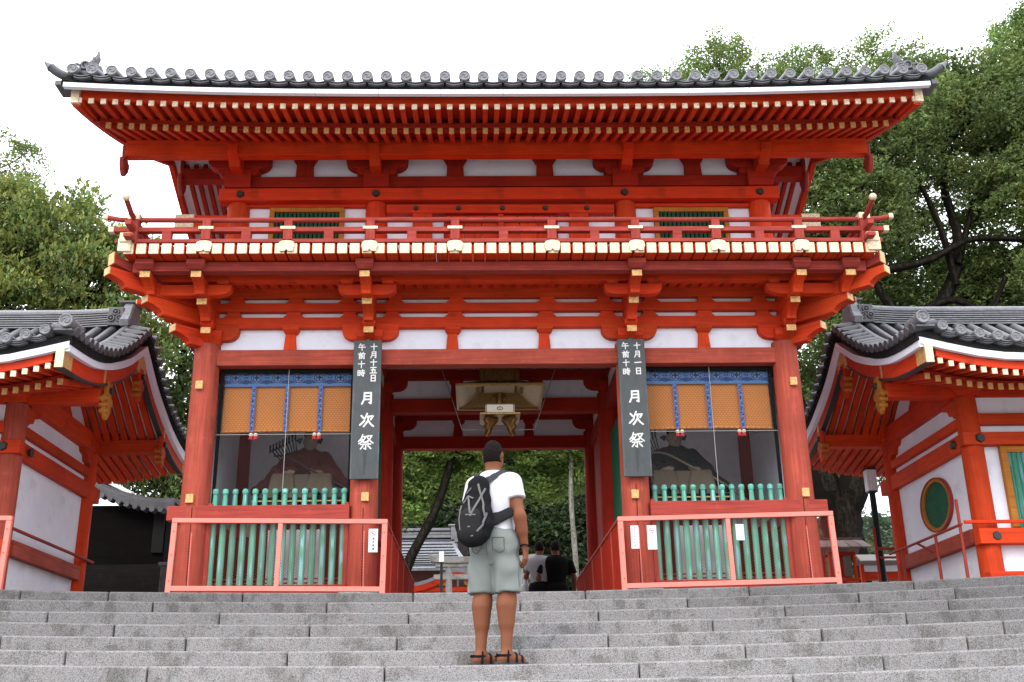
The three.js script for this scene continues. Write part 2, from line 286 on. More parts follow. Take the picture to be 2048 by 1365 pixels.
  // passage walls: boarded below, slatted above, for both guardian rooms
  for (const s of [-1, 1]) {
    for (const [a, b] of [[0, -2], [-2, -4]]) {
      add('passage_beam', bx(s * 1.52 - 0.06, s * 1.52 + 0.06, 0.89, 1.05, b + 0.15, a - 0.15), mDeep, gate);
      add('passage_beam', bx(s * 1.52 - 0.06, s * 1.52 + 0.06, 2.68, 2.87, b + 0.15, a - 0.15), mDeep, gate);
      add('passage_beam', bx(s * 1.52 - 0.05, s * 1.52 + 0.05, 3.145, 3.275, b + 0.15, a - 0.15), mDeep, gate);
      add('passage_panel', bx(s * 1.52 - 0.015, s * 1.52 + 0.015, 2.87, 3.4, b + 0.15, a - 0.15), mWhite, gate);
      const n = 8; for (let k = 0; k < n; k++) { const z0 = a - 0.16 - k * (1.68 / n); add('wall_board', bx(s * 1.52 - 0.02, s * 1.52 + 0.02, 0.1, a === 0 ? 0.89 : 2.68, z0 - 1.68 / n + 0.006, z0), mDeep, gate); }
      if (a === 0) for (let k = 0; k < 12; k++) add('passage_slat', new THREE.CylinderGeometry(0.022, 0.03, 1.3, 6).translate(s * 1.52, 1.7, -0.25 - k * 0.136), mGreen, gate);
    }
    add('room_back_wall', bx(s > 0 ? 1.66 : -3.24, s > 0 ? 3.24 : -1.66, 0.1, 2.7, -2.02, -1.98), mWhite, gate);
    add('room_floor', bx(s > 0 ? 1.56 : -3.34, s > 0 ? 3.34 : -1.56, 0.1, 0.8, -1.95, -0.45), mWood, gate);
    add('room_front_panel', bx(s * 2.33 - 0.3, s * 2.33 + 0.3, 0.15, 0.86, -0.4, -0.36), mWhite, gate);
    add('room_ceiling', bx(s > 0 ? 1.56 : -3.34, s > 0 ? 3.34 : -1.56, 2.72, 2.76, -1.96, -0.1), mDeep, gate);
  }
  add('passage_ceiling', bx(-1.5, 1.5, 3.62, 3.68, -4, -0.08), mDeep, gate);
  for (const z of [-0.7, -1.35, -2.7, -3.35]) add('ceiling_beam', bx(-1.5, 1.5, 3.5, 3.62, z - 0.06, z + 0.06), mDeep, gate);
  // the fronts of the two guardian rooms
  for (const s of [-1, 1]) {
    const a = s > 0 ? 1.68 : -3.22, b = s > 0 ? 3.22 : -1.68, m = (a + b) / 2;
    add('rail', bx(a - (s < 0 ? 0.42 : 0.02), b + (s > 0 ? 0.42 : 0.02), 0.885, 1.045, 0.04, 0.15), mOldRail, gate);
    add('sill', bx(a, b, 0.1, 0.19, -0.07, 0.09), mOldRail, gate); for (const y of [0.225, 0.27]) add('sill_rail', bx(a, b, y - 0.008, y + 0.008, -0.06, -0.04), mOldRail, gate);
    for (const x of [a + 0.02, b - 0.02]) add('jamb', bx(x - 0.025, x + 0.025, 0.19, 1.09, -0.06, 0.05), mOldRail, gate);
    for (let k = 0; k < 14; k++) { // turned green balusters with round heads
      const x = m + (k - 6.5) * 0.1095, mt = mVerdi[Math.floor(rnd() * 3)];
      const bal = add('baluster', [new THREE.LatheGeometry([[0.036, 0], [0.037, 0.5], [0.036, 0.75], [0.026, 1.0], [0.0255, 1.005]].map(p => new THREE.Vector2(...p)), 6).rotateY(0.52).translate(x, 0.19, 0)], mt, gate);
      add('baluster_head', new THREE.LatheGeometry([[0.027, 0], [0.033, 0.004], [0.033, 0.02], [0.035, 0.03], [0.033, 0.045], [0.022, 0.06], [0.001, 0.066]].map(p => new THREE.Vector2(...p)), 12).translate(x, 1.195, 0), mt, bal);
    }
    add('opening_frame', [bx(a, a + 0.035, 1.05, 2.68, -0.09, -0.05), bx(b - 0.035, b, 1.05, 2.68, -0.09, -0.05), bx(a + 0.035, b - 0.035, 2.625, 2.68, -0.09, -0.05)], mBlack, gate);
    const glass = new THREE.MeshPhysicalMaterial({ transmission: 1, thickness: 0, roughness: 0.03, ior: 1.45, specularIntensity: 0.15 }); glass.color.setRGB(0.86, 0.86, 0.85);
    for (const [x0, x1] of [[a + 0.036, m + 0.018], [m + 0.022, b - 0.036]]) for (const [y0, y1] of [[1.05, 1.883], [1.887, 2.624]]) add('glass_pane', new THREE.PlaneGeometry(x1 - x0, y1 - y0).translate((x0 + x1) / 2, (y0 + y1) / 2, -0.055), glass, gate);
    add('wire', [rod([m + 0.02, 1.06, -0.02], [m + 0.02, 2.66, -0.02], 0.004), rod([a, 1.885, -0.02], [b, 1.885, -0.02], 0.004)], mWireLt, gate);
  }
  // gilt nail covers on the columns
  for (const x of CX) { const s = Math.sign(x); for (const y of [1.12, 2.42]) { if (Math.abs(x) < 2 && y > 2) continue; const xx = Math.abs(x) > 3 ? x + s * 0.02 : x - s * 0.03; add('nail_cover', boxC(xx, y, 0.165, 0.085, 0.1, 0.04, 0.008), mGoldDk, gate); } }
}
{ // balcony
  const YT = 3.765, ZF = 1.05, XE = 4.17;
  for (let i = 0; i < 61; i++) { // floor boards with gilt ends
    const x = -XE + 0.06 + i * (2 * XE - 0.12) / 60, b = add('floor_board', bx(x - 0.062, x + 0.062, YT - 0.11, YT - 0.002, -0.02, ZF - 0.008), V4(), gate);
    add('end_cap', boxC(x, YT - 0.056, ZF, 0.106, rr(0.118, 0.124), 0.016, 0.003), mGold, b);
  }
  for (const s of [-1, 1]) for (let i = 0; i < 40; i++) { const z = 0.84 - i * 0.1395; const b = add('side_floor_board', bx(s > 0 ? 3.4 : -XE + 0.02, s > 0 ? XE - 0.02 : -3.4, YT - 0.1, YT - 0.004, z - 0.06, z + 0.06, 0.004), V4(), gate); if (i < 8) add('end_cap', boxC(s * XE, YT - 0.056, z, 0.016, 0.12, 0.106, 0.003), mGold, b); }
  add('corner_plate', boxC(-XE + 0.02, YT - 0.02, ZF + 0.01, 0.14, 0.15, 0.05, 0.004), mGold, gate); add('corner_plate', boxC(XE - 0.02, YT - 0.02, ZF + 0.01, 0.14, 0.15, 0.05, 0.004), mGold, gate);
  add('balcony_beam', bx(-4.1, 4.1, 3.525, 3.635, 0.74, 0.86), mOldRail, gate); add('balcony_beam', bx(-4.02, 4.02, 3.53, 3.62, 0.44, 0.56), V4(), gate);
  for (const s of [-1, 1]) { add('balcony_beam', bx(s * 4.04 - 0.06, s * 4.04 + 0.06, 3.5, 3.625, -4.9, 0.88), mOldRail, gate); }
  for (let i = 0; i < 52; i++) { const x = -3.32 + i * 0.1302; if (CX.some(c => Math.abs(c - x) < 0.1)) continue; add('soffit_slat', bar([x, 3.645, 0.05], [x, 3.585, 0.46], 0.082, 0.02), V4(), gate); }
  add('gap_shade_sheet', bx(-3.4, 3.4, 3.67, 3.685, 0.06, 0.46), mBlack, gate);  // black sheet added above the slats, its colour standing in for gap shade
  // railing
  const posts = [-3.29, -2.39, -1.48, -0.54, 0.54, 1.48, 2.39, 3.33], struts = [-3.72, -2.85, -1.94, -1.02, 0, 1.02, 1.95, 2.88, 3.74], z = 1.0, X = 4.09;
  add('bottom_rail', bx(-4.27, 4.27, 3.79, 3.835, z - 0.05, z + 0.04), mOldRail, gate);
  add('middle_rail', bx(-4.3, 4.3, 3.925, 3.982, z - 0.04, z + 0.035), mOldRail, gate);
  add('top_rail', tube([[-4.42, 4.12, z], [-4.25, 4.085, z], [-3.9, 4.08, z], [0, 4.08, z], [3.9, 4.08, z], [4.25, 4.085, z], [4.42, 4.12, z]], 0.029, 60, 10), mOldRail, gate);
  for (const s of [-1, 1]) {
    add('bottom_rail', bx(s * X - 0.045, s * X + 0.045, 3.79, 3.835, -4.9, z + 0.2), mOldRail, gate);
    add('middle_rail', bx(s * X - 0.035, s * X + 0.035, 3.925, 3.982, -4.9, z + 0.22), mOldRail, gate);
    add('top_rail', tube([[s * X, 4.16, z + 0.34], [s * X, 4.1, z + 0.18], [s * X, 4.08, z - 0.1], [s * X, 4.08, -4.9]], 0.029, 30, 10), mOldRail, gate);
    add('rail_cap', new THREE.SphereGeometry(0.042, 12, 8).translate(s * X, 4.18, z + 0.36), mGold, gate);
    for (const q of [-0.8, -1.7, -2.6, -3.5, -4.4]) add('rail_post', bx(s * X - 0.05, s * X + 0.05, 3.83, 4.06, q - 0.05, q + 0.05), mOldRail, gate);
    const p = add('corner_post', bx(s * X - 0.055, s * X + 0.055, 3.765, 4.1, z - 0.055, z + 0.055), mOldRail, gate);
    add('gold_cap', boxC(s * X, 4.105, z, 0.125, 0.075, 0.125, 0.004), mGold, p); add('gold_cap', boxC(s * (X + 0.05), 3.83, z + 0.05, 0.13, 0.11, 0.1, 0.004), mGold, p);
    add('rail_tip', boxC(s * 4.33, 3.954, z, 0.06, 0.062, 0.082, 0.004), mGold, gate); add('rail_tip', boxC(s * 4.41, 4.117, z, 0.06, 0.07, 0.07, 0.02), mGold, gate);
  }
  for (const x of posts) {
    const p = add('rail_post', [bx(x - 0.052, x + 0.052, 3.82, 3.96, z - 0.052, z + 0.05), bx(x - 0.046, x + 0.046, 3.96, 4.065, z - 0.05, z + 0.045)], mOldRail, gate);
    add('gold_plate', boxC(x, 3.965, z + 0.047, 0.168, 0.038, 0.02, 0.007), mGold, p);
    const w = 0.088, c = []; for (let k = 0; k <= 12; k++) { const t = Math.PI * k / 12; c.push([x - w * Math.cos(t) * 1.0, 3.735 + 0.062 * Math.sin(t) ** 0.5]); } c.push([x + w * 0.82, 3.665], [x + w * 0.2, 3.668], [x, 3.69], [x - w * 0.2, 3.668], [x - w * 0.82, 3.665]);
    add('gold_shoe', prism(c, 0.02, 'z', z + 0.072, 0.003), mGold, p);
  }
  for (const x of struts) add('rail_strut', bx(x - 0.052, x + 0.052, 3.83, 3.93, z - 0.045, z + 0.035), mOldRail, gate);
}
{ // upper storey
  const zw = -0.1, UX = [-3.22, -1.53, 1.55, 3.24];
  for (const z of [zw, -3.9]) for (const x of UX) add('upper_column', new THREE.CylinderGeometry(0.135, 0.14, 1.2, 24).translate(x, 4.36, z), z === zw ? V4() : mDeep, gate);
  add('upper_floor', bx(-3.4, 3.4, 3.69, 3.75, -4.1, -0.05), mDeep, gate);
  for (const [z, f] of [[zw, 1], [-3.9, -1]]) {
    const fr = f > 0;
    add('upper_wall_panel', bx(-3.2, 3.2, 3.76, 6.0, z - 0.03, z), mWhite, gate);
    const zz = (a, b) => fr ? [z + a, z + b] : [z - b, z - a];
    add('head_beam', bx(-3.44, 3.46, 4.82, 4.985, ...zz(0.002, 0.17)), mVerm, gate);
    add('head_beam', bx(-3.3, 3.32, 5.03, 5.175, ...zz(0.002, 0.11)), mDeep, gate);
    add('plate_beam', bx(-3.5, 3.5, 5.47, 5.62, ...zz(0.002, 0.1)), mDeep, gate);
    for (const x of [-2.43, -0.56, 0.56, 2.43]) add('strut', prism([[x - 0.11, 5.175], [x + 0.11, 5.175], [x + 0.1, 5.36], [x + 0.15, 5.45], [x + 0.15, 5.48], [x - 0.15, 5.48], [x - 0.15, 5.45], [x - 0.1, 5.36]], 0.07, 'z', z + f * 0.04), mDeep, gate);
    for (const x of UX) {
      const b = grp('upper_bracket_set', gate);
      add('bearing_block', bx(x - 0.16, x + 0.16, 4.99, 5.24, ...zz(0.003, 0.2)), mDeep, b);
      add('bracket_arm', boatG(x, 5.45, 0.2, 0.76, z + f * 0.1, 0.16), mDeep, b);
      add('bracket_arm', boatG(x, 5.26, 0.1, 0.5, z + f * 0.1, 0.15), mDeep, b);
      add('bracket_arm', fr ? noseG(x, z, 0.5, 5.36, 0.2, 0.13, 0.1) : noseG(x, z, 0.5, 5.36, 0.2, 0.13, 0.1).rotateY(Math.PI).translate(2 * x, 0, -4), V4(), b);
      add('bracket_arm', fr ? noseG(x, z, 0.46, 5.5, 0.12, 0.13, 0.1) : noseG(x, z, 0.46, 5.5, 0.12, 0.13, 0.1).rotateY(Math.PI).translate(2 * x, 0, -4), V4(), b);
    }
    add('purlin', bx(-4.5, 4.5, 5.25, 5.46, fr ? 0.28 : -4.42, fr ? 0.42 : -4.28), V4(), gate);
  }
  // hexagonal nail covers, beam ends
  const nail = (x, y, z, r) => add('nail_cover', new THREE.CylinderGeometry(r, r * 1.25, 0.03, 6).rotateX(Math.PI / 2).translate(x, y, z), mIron, gate);
  for (const x of [-3.18, -1.53, 1.53, 3.22]) nail(x, 4.905, 0.085, 0.042);
  for (const s of [-1, 1]) { add('beam_end', bx(s > 0 ? 3.3 : -3.95, s > 0 ? 3.95 : -3.3, 4.5, 4.66, -0.2, -0.04), mVerm, gate); add('gold_cap', bx(s > 0 ? 3.74 : -3.97, s > 0 ? 3.97 : -3.74, 4.49, 4.67, -0.21, -0.03), mGold, gate); add('side_wall', bx(s * 3.23 - 0.02, s * 3.23 + 0.02, 3.76, 6.2, -3.9, -0.1), mWhite, gate); for (const [y0, y1] of [[4.82, 4.985], [5.03, 5.175], [5.47, 5.62]]) add('side_beam', bx(s * 3.23 - 0.08, s * 3.23 + 0.08, y0, y1, -3.8, -0.2), mDeep, gate); }
  // centre bay: lintel, double doors, posts
  add('door_lintel', bx(-1.4, 1.4, 4.66, 4.775, zw + 0.002, zw + 0.12), mVerm, gate);
  for (const x of [-1.04, -0.52, 0.02, 0.55, 1.06]) nail(x, 4.72, 0.035, 0.028);
  add('door_head', bx(-0.7, 0.68, 4.56, 4.64, zw + 0.002, zw + 0.08), mVerm, gate);
  for (let k = -3; k <= 3; k++) nail(0 + k * 0.2, 4.6, -0.005, 0.02);
  for (const s of [-1, 1]) {
    const d = grp('door_leaf', gate); for (let k = 0; k < 3; k++) add('door_board', bx(s > 0 ? 0.02 + k * 0.215 : -0.02 - (k + 1) * 0.215, s > 0 ? 0.02 + (k + 1) * 0.215 - 0.006 : -0.02 - k * 0.215 - 0.006, 3.78, 4.56, zw + 0.002, zw + 0.04), V4(), d);
    add('door_post', bx(s * 0.96 - 0.12, s * 0.96 + 0.12, 3.77, 4.66, zw + 0.002, zw + 0.11), V4(), gate); add('door_stile', bx(s * 0.68 - 0.02, s * 0.68 + 0.02, 3.78, 4.64, zw + 0.002, zw + 0.09), mDeep, gate);
  }
  add('door_meeting_stile', bx(-0.035, 0.035, 3.78, 4.66, zw + 0.002, zw + 0.09), mVerm, gate);
  for (const s of [-1, 1]) { // latticed windows
    const a = s < 0 ? -2.83 : 1.9, b = s < 0 ? -1.92 : 2.83;
    add('window_head', bx(s < 0 ? -3.1 : 1.66, s < 0 ? -1.66 : 3.1, 4.77, 4.82, zw + 0.002, zw + 0.06), mVerm, gate);
    const w = add('window', [bx(a, b, 4.7, 4.76, zw + 0.002, zw + 0.07), bx(a, a + 0.06, 3.78, 4.7, zw + 0.002, zw + 0.07), bx(b - 0.06, b, 3.78, 4.7, zw + 0.002, zw + 0.07)], mOchre, gate);
    add('backing', bx(a + 0.06, b - 0.06, 3.78, 4.7, zw + 0.002, zw + 0.01), mBlack, w);
    for (let k = 0; k < 15; k++) { const x = a + 0.09 + k * (b - a - 0.18) / 14; add('slat', boxC(0, 0, 0, 0.03, 0.92, 0.03, 0.003).rotateY(0.785).translate(x, 4.24, zw + 0.035), mGreen, w); }
    add('window_sill', bx(a - 0.25, b + 0.25, 3.76, 3.86, zw + 0.002, zw + 0.1), mDeep, gate);
  }
}
// ---- roof of the gate
const EV = x => 0.1 * Math.abs(x / 4.75) ** 3;                         // eaves sweep up to the ends
const roofY = z => { const u = (1.5 - z) / 3.5; return 5.3 + 0.8 * u + 0.5 * Math.abs(u) ** 1.7 * Math.sign(u); };
function tileDisc(r) { // round eave tile end with a raised rim and swirl
  const L = new THREE.LatheGeometry([[0.0001, 0.008], [r * 0.74, 0.008], [r * 0.78, 0.016], [r * 0.94, 0.018], [r, 0.008], [r, -0.03]].map(p => new THREE.Vector2(...p)), 20).rotateX(Math.PI / 2);
  const sw = []; for (const k of [0, 1]) { const P = []; for (let i = 0; i <= 6; i++) { const t = i / 6, a = Math.PI * k + 0.5 + 2.9 * t, q = r * (0.1 + 0.48 * t); P.push([q * Math.cos(a), q * Math.sin(a), 0.01]); } sw.push(tube(P, r * 0.085, 8, 5)); }
  return metricUV(merge([L, ...sw]), 0.3, 0.2);
}
const discG = tileDisc(0.064);
function crescent(w, d, t, n) { // front edge of a pan tile: a shallow trough, n stepped layers
  const gs = []; for (let k = 0; k < n; k++) { const P = [], q = k * t; for (let i = 0; i <= 6; i++) { const a = i / 6 * 2 - 1; P.push([a * w / 2, -d * (1 - a * a) - q]); } for (let i = 6; i >= 0; i--) { const a = i / 6 * 2 - 1; P.push([a * w / 2, -d * (1 - a * a) - q - t * 0.72]); } gs.push(prism(P, 0.05, 'z', -k * 0.012, 0.002)); } return metricUV(merge(gs), 0.1, 0.4);
}
{
  const XG = 4.8, NT = 45, panG = crescent(0.19, 0.02, 0.02, 2);
  const rollPts = []; for (let i = 0; i <= 12; i++) { const z = 1.72 - i * 0.305; rollPts.push([0, roofY(z) + 0.235 + (i ? 0.0 : 0.0), z]); }
  const rollG = metricUV(tube(rollPts, 0.06, 16, 8));
  for (let i = 0; i < NT; i++) {
    const x = -XG + 0.1 + i * (2 * XG - 0.2) / (NT - 1), y = EV(x), m = new THREE.Mesh(rollG, mTile[i % 3]); m.name = 'tile_roll'; m.position.set(x + rr(-0.004, 0.004), y + rr(-0.004, 0.004), 0); m.castShadow = m.receiveShadow = true; gate.add(m);
    const d = new THREE.Mesh(discG, mTileLt); d.name = 'tile_end'; d.position.set(0, rollPts[0][1], 1.725); d.rotation.z = rr(-0.25, 0.25); m.add(d);
    if (i < NT - 1) { const p = new THREE.Mesh(panG, mTile[(i + 1) % 3]); p.name = 'pan_tile_end'; p.position.set(x + (XG * 2 - 0.2) / (NT - 1) / 2, EV(x + 0.1) + roofY(1.72) + 0.185, 1.7); gate.add(p); }
  }
  add('tile_bed', slab(40, 16, (u, v) => { const x = lerp(-XG - 0.03, XG + 0.03, u), z = lerp(1.66, -2, v); return [x, roofY(z) + 0.175 + EV(x), z]; }, 0.12), mTileDk, gate);
  add('rear_tile_slope', slab(40, 16, (u, v) => { const x = lerp(XG + 0.03, -XG - 0.03, u), z = lerp(1.66, -2, v); return [x, roofY(z) + 0.21 + EV(x), -4 - z]; }, 0.14), mTile[0], gate);
  add('main_ridge', [bx(-XG, XG, 6.7, 7.0, -2.14, -1.86), tube([[-XG - 0.05, 7.03, -2], [XG + 0.05, 7.03, -2]], 0.08, 2, 10)], mTile[1], gate);
  // white and red boards along the eave
  const strip = (y0, y1, z, d, xe, mat, nm) => { const P = []; for (let i = 0; i <= 24; i++) { const x = lerp(-xe, xe, i / 24); P.push([x, y0 + EV(x)]); } for (let i = 24; i >= 0; i--) { const x = lerp(-xe, xe, i / 24); P.push([x, y1 + EV(x)]); } add(nm, prism(P, d, 'z', z, 0.003), mat, gate); };
  for (let k = 0; k < 14; k++) { const P = [], x0 = lerp(-XG, XG, k / 14) + 0.0015, x1 = lerp(-XG, XG, (k + 1) / 14) - 0.0015; for (const [i, y] of [[0, 5.283], [1, 5.283], [2, 5.283], [2, 5.338], [1, 5.338], [0, 5.338]]) { const x = lerp(x0, x1, i / 2); P.push([x, y + EV(x)]); } add('eave_batten', prism(P, 0.06, 'z', 1.655, 0.002), mBand, gate); }
  strip(5.238, 5.355, 1.49, 0.05, XG - 0.13, mVerm, 'eave_fascia');
  strip(5.19, 5.3, 1.03, 0.05, XG - 0.2, mDeep, 'eave_fascia');
  const sof = (za, ya, zb, yb, xe, mat, nm, back) => add(nm, slab(24, 1, (u, v) => { const x = lerp(back ? xe : -xe, back ? -xe : xe, u), z = lerp(za, zb, v); return [x, lerp(ya, yb, v) + EV(x) * (1 - v * 0.5), back ? -4 - z : z]; }, 0.02), mat, gate);
  for (const back of [false, true]) {
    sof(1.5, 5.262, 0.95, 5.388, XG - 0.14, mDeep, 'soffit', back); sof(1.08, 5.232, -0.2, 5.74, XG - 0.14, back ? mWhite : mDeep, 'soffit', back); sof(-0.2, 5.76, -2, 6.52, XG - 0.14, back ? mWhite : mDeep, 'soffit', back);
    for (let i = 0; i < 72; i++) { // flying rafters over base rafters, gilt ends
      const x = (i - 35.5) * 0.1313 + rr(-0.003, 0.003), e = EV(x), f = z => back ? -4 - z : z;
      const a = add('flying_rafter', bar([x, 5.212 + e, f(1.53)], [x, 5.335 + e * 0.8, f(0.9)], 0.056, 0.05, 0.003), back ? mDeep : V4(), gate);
      if (!back) add('rafter_cap', boxC(x, 5.208 + e, 1.535, 0.06, 0.064, 0.02, 0.003), mGold, a);
      if (i < 71 && i > 0) {
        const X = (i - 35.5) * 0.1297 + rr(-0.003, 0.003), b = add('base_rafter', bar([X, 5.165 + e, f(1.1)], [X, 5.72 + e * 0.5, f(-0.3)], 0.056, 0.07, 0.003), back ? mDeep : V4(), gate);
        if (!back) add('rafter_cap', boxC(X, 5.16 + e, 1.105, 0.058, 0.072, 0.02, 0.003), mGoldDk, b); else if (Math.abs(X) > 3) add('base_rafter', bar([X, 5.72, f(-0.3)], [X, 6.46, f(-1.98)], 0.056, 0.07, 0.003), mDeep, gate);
      }
    }
  }
  for (const s of [-1, 1]) { // barge boards and pendants at the gable ends
    for (const back of [false, true]) {
      const P = [], Q = [], W = []; for (let i = 0; i <= 16; i++) { const z = lerp(1.52, -2, i / 16), y = roofY(z) + 0.02 + EV(4.66) * (1 - i / 16), zz = back ? -4 - z : z; P.push([zz, y]); Q.unshift([zz, y - 0.175]); W.push([zz, y + 0.11]); }
      add('barge_board', prism([...P, ...Q], 0.07, 'x', s * 4.7), mVerm, gate); add('barge_batten', prism([...P.slice().reverse(), ...W].map(p => p), 0.1, 'x', s * 4.72, 0.002), mBand, gate);
    }
    add('barge_cap', bx(s * 4.705 - 0.045, s * 4.705 + 0.045, 5.17 + EV(4.6), 5.385 + EV(4.6), 1.49, 1.56, 0.004), mGold, gate);
    const pend = (z, y, h) => { const c = []; for (const [a, b] of [[-0.05, 0.12], [0.05, 0.12], [0.05, 0], [0.03, -0.06], [0.07, -0.1], [0.11, -0.09], [0.12, -0.16], [0.09, -0.24], [0.02, -0.32], [-0.02, -0.32], [-0.09, -0.24], [-0.12, -0.16], [-0.11, -0.09], [-0.07, -0.1], [-0.03, -0.06], [-0.05, 0]]) c.push([z + a * h, y + b * h]); add('gable_pendant', prism(c, 0.06, 'x', s * 4.52, 0.01), mOldRail, gate); };
    pend(0.35, 5.3, 0.9); pend(-2, 6.36, 1.2); pend(-4.35, 5.3, 0.9);
    add('ridge_purlin', bx(s > 0 ? 3.2 : -4.52, s > 0 ? 4.52 : -3.2, 6.18, 6.36, -2.09, -1.91), mDeep, gate);
    // corner tile and flame-shaped ridge end above it
    const gs = [tube([[s * 4.66, 5.52, 1.55], [s * 4.8, 5.55, 1.62], [s * 4.88, 5.575, 1.66], [s * 4.95, 5.62, 1.7]], 0.052, 8, 8)];
    gs.push(new THREE.ConeGeometry(0.05, 0.14, 10).rotateZ(-s * 0.8).translate(s * 4.99, 5.655, 1.7));
    add('corner_tile', [...gs, bx(s * 4.82 - 0.08, s * 4.82 + 0.08, 5.42, 5.48, 1.4, 1.66)], mTile[0], gate);
    const fl = [0, 1].map(k => prism([[-0.17, 0], [-0.17, 0.07], [-0.12, 0.1], [-0.1, 0.06], [-0.08, 0.15], [-0.03, 0.2], [-0.02, 0.12], [0.02, 0.2], [0.08, 0.28], [0.1, 0.34], [0.12, 0.24], [0.1, 0.16], [0.15, 0.13], [0.17, 0.07], [0.19, 0]].map(p => [s * 4.62 - s * p[0] * (1 - 0.25 * k), 5.62 + p[1] * (1 - 0.35 * k)]), 0.07, 'z', 1.5 + 0.06 * k, 0.014));
    fl.push(new THREE.SphereGeometry(0.1, 12, 8).scale(1.4, 0.9, 1).translate(s * 4.62, 5.63, 1.5)); for (let k = 0; k < 3; k++) fl.push(new THREE.TorusGeometry(0.045, 0.018, 6, 12).translate(s * (4.53 + k * 0.09), 5.68 + 0.03 * (k % 2), 1.6));
    add('ridge_ornament', fl, mTile[0], gate);
    add('descending_ridge', tube(Array.from({ length: 8 }, (_, i) => { const z = 1.4 - i * 0.47; return [s * 4.44, roofY(z) + 0.32, z]; }), 0.09, 12, 8), mTile[1], gate);
  }
}

// the old frame has settled a little: its upper part leans and the roof tips by a finger's breadth
gate.children.forEach(c => {
  const b = new THREE.Box3().setFromObject(c), cy = (b.min.y + b.max.y) / 2, lean = 0.05 * sst(2.95, 3.6, cy), a = cy > 4.85 ? 0.005 : 0;
  const p = c.position.clone(); c.position.set(p.x - a * p.y + lean + a * 5.3, p.y + a * p.x, p.z); c.rotation.z += a;
});
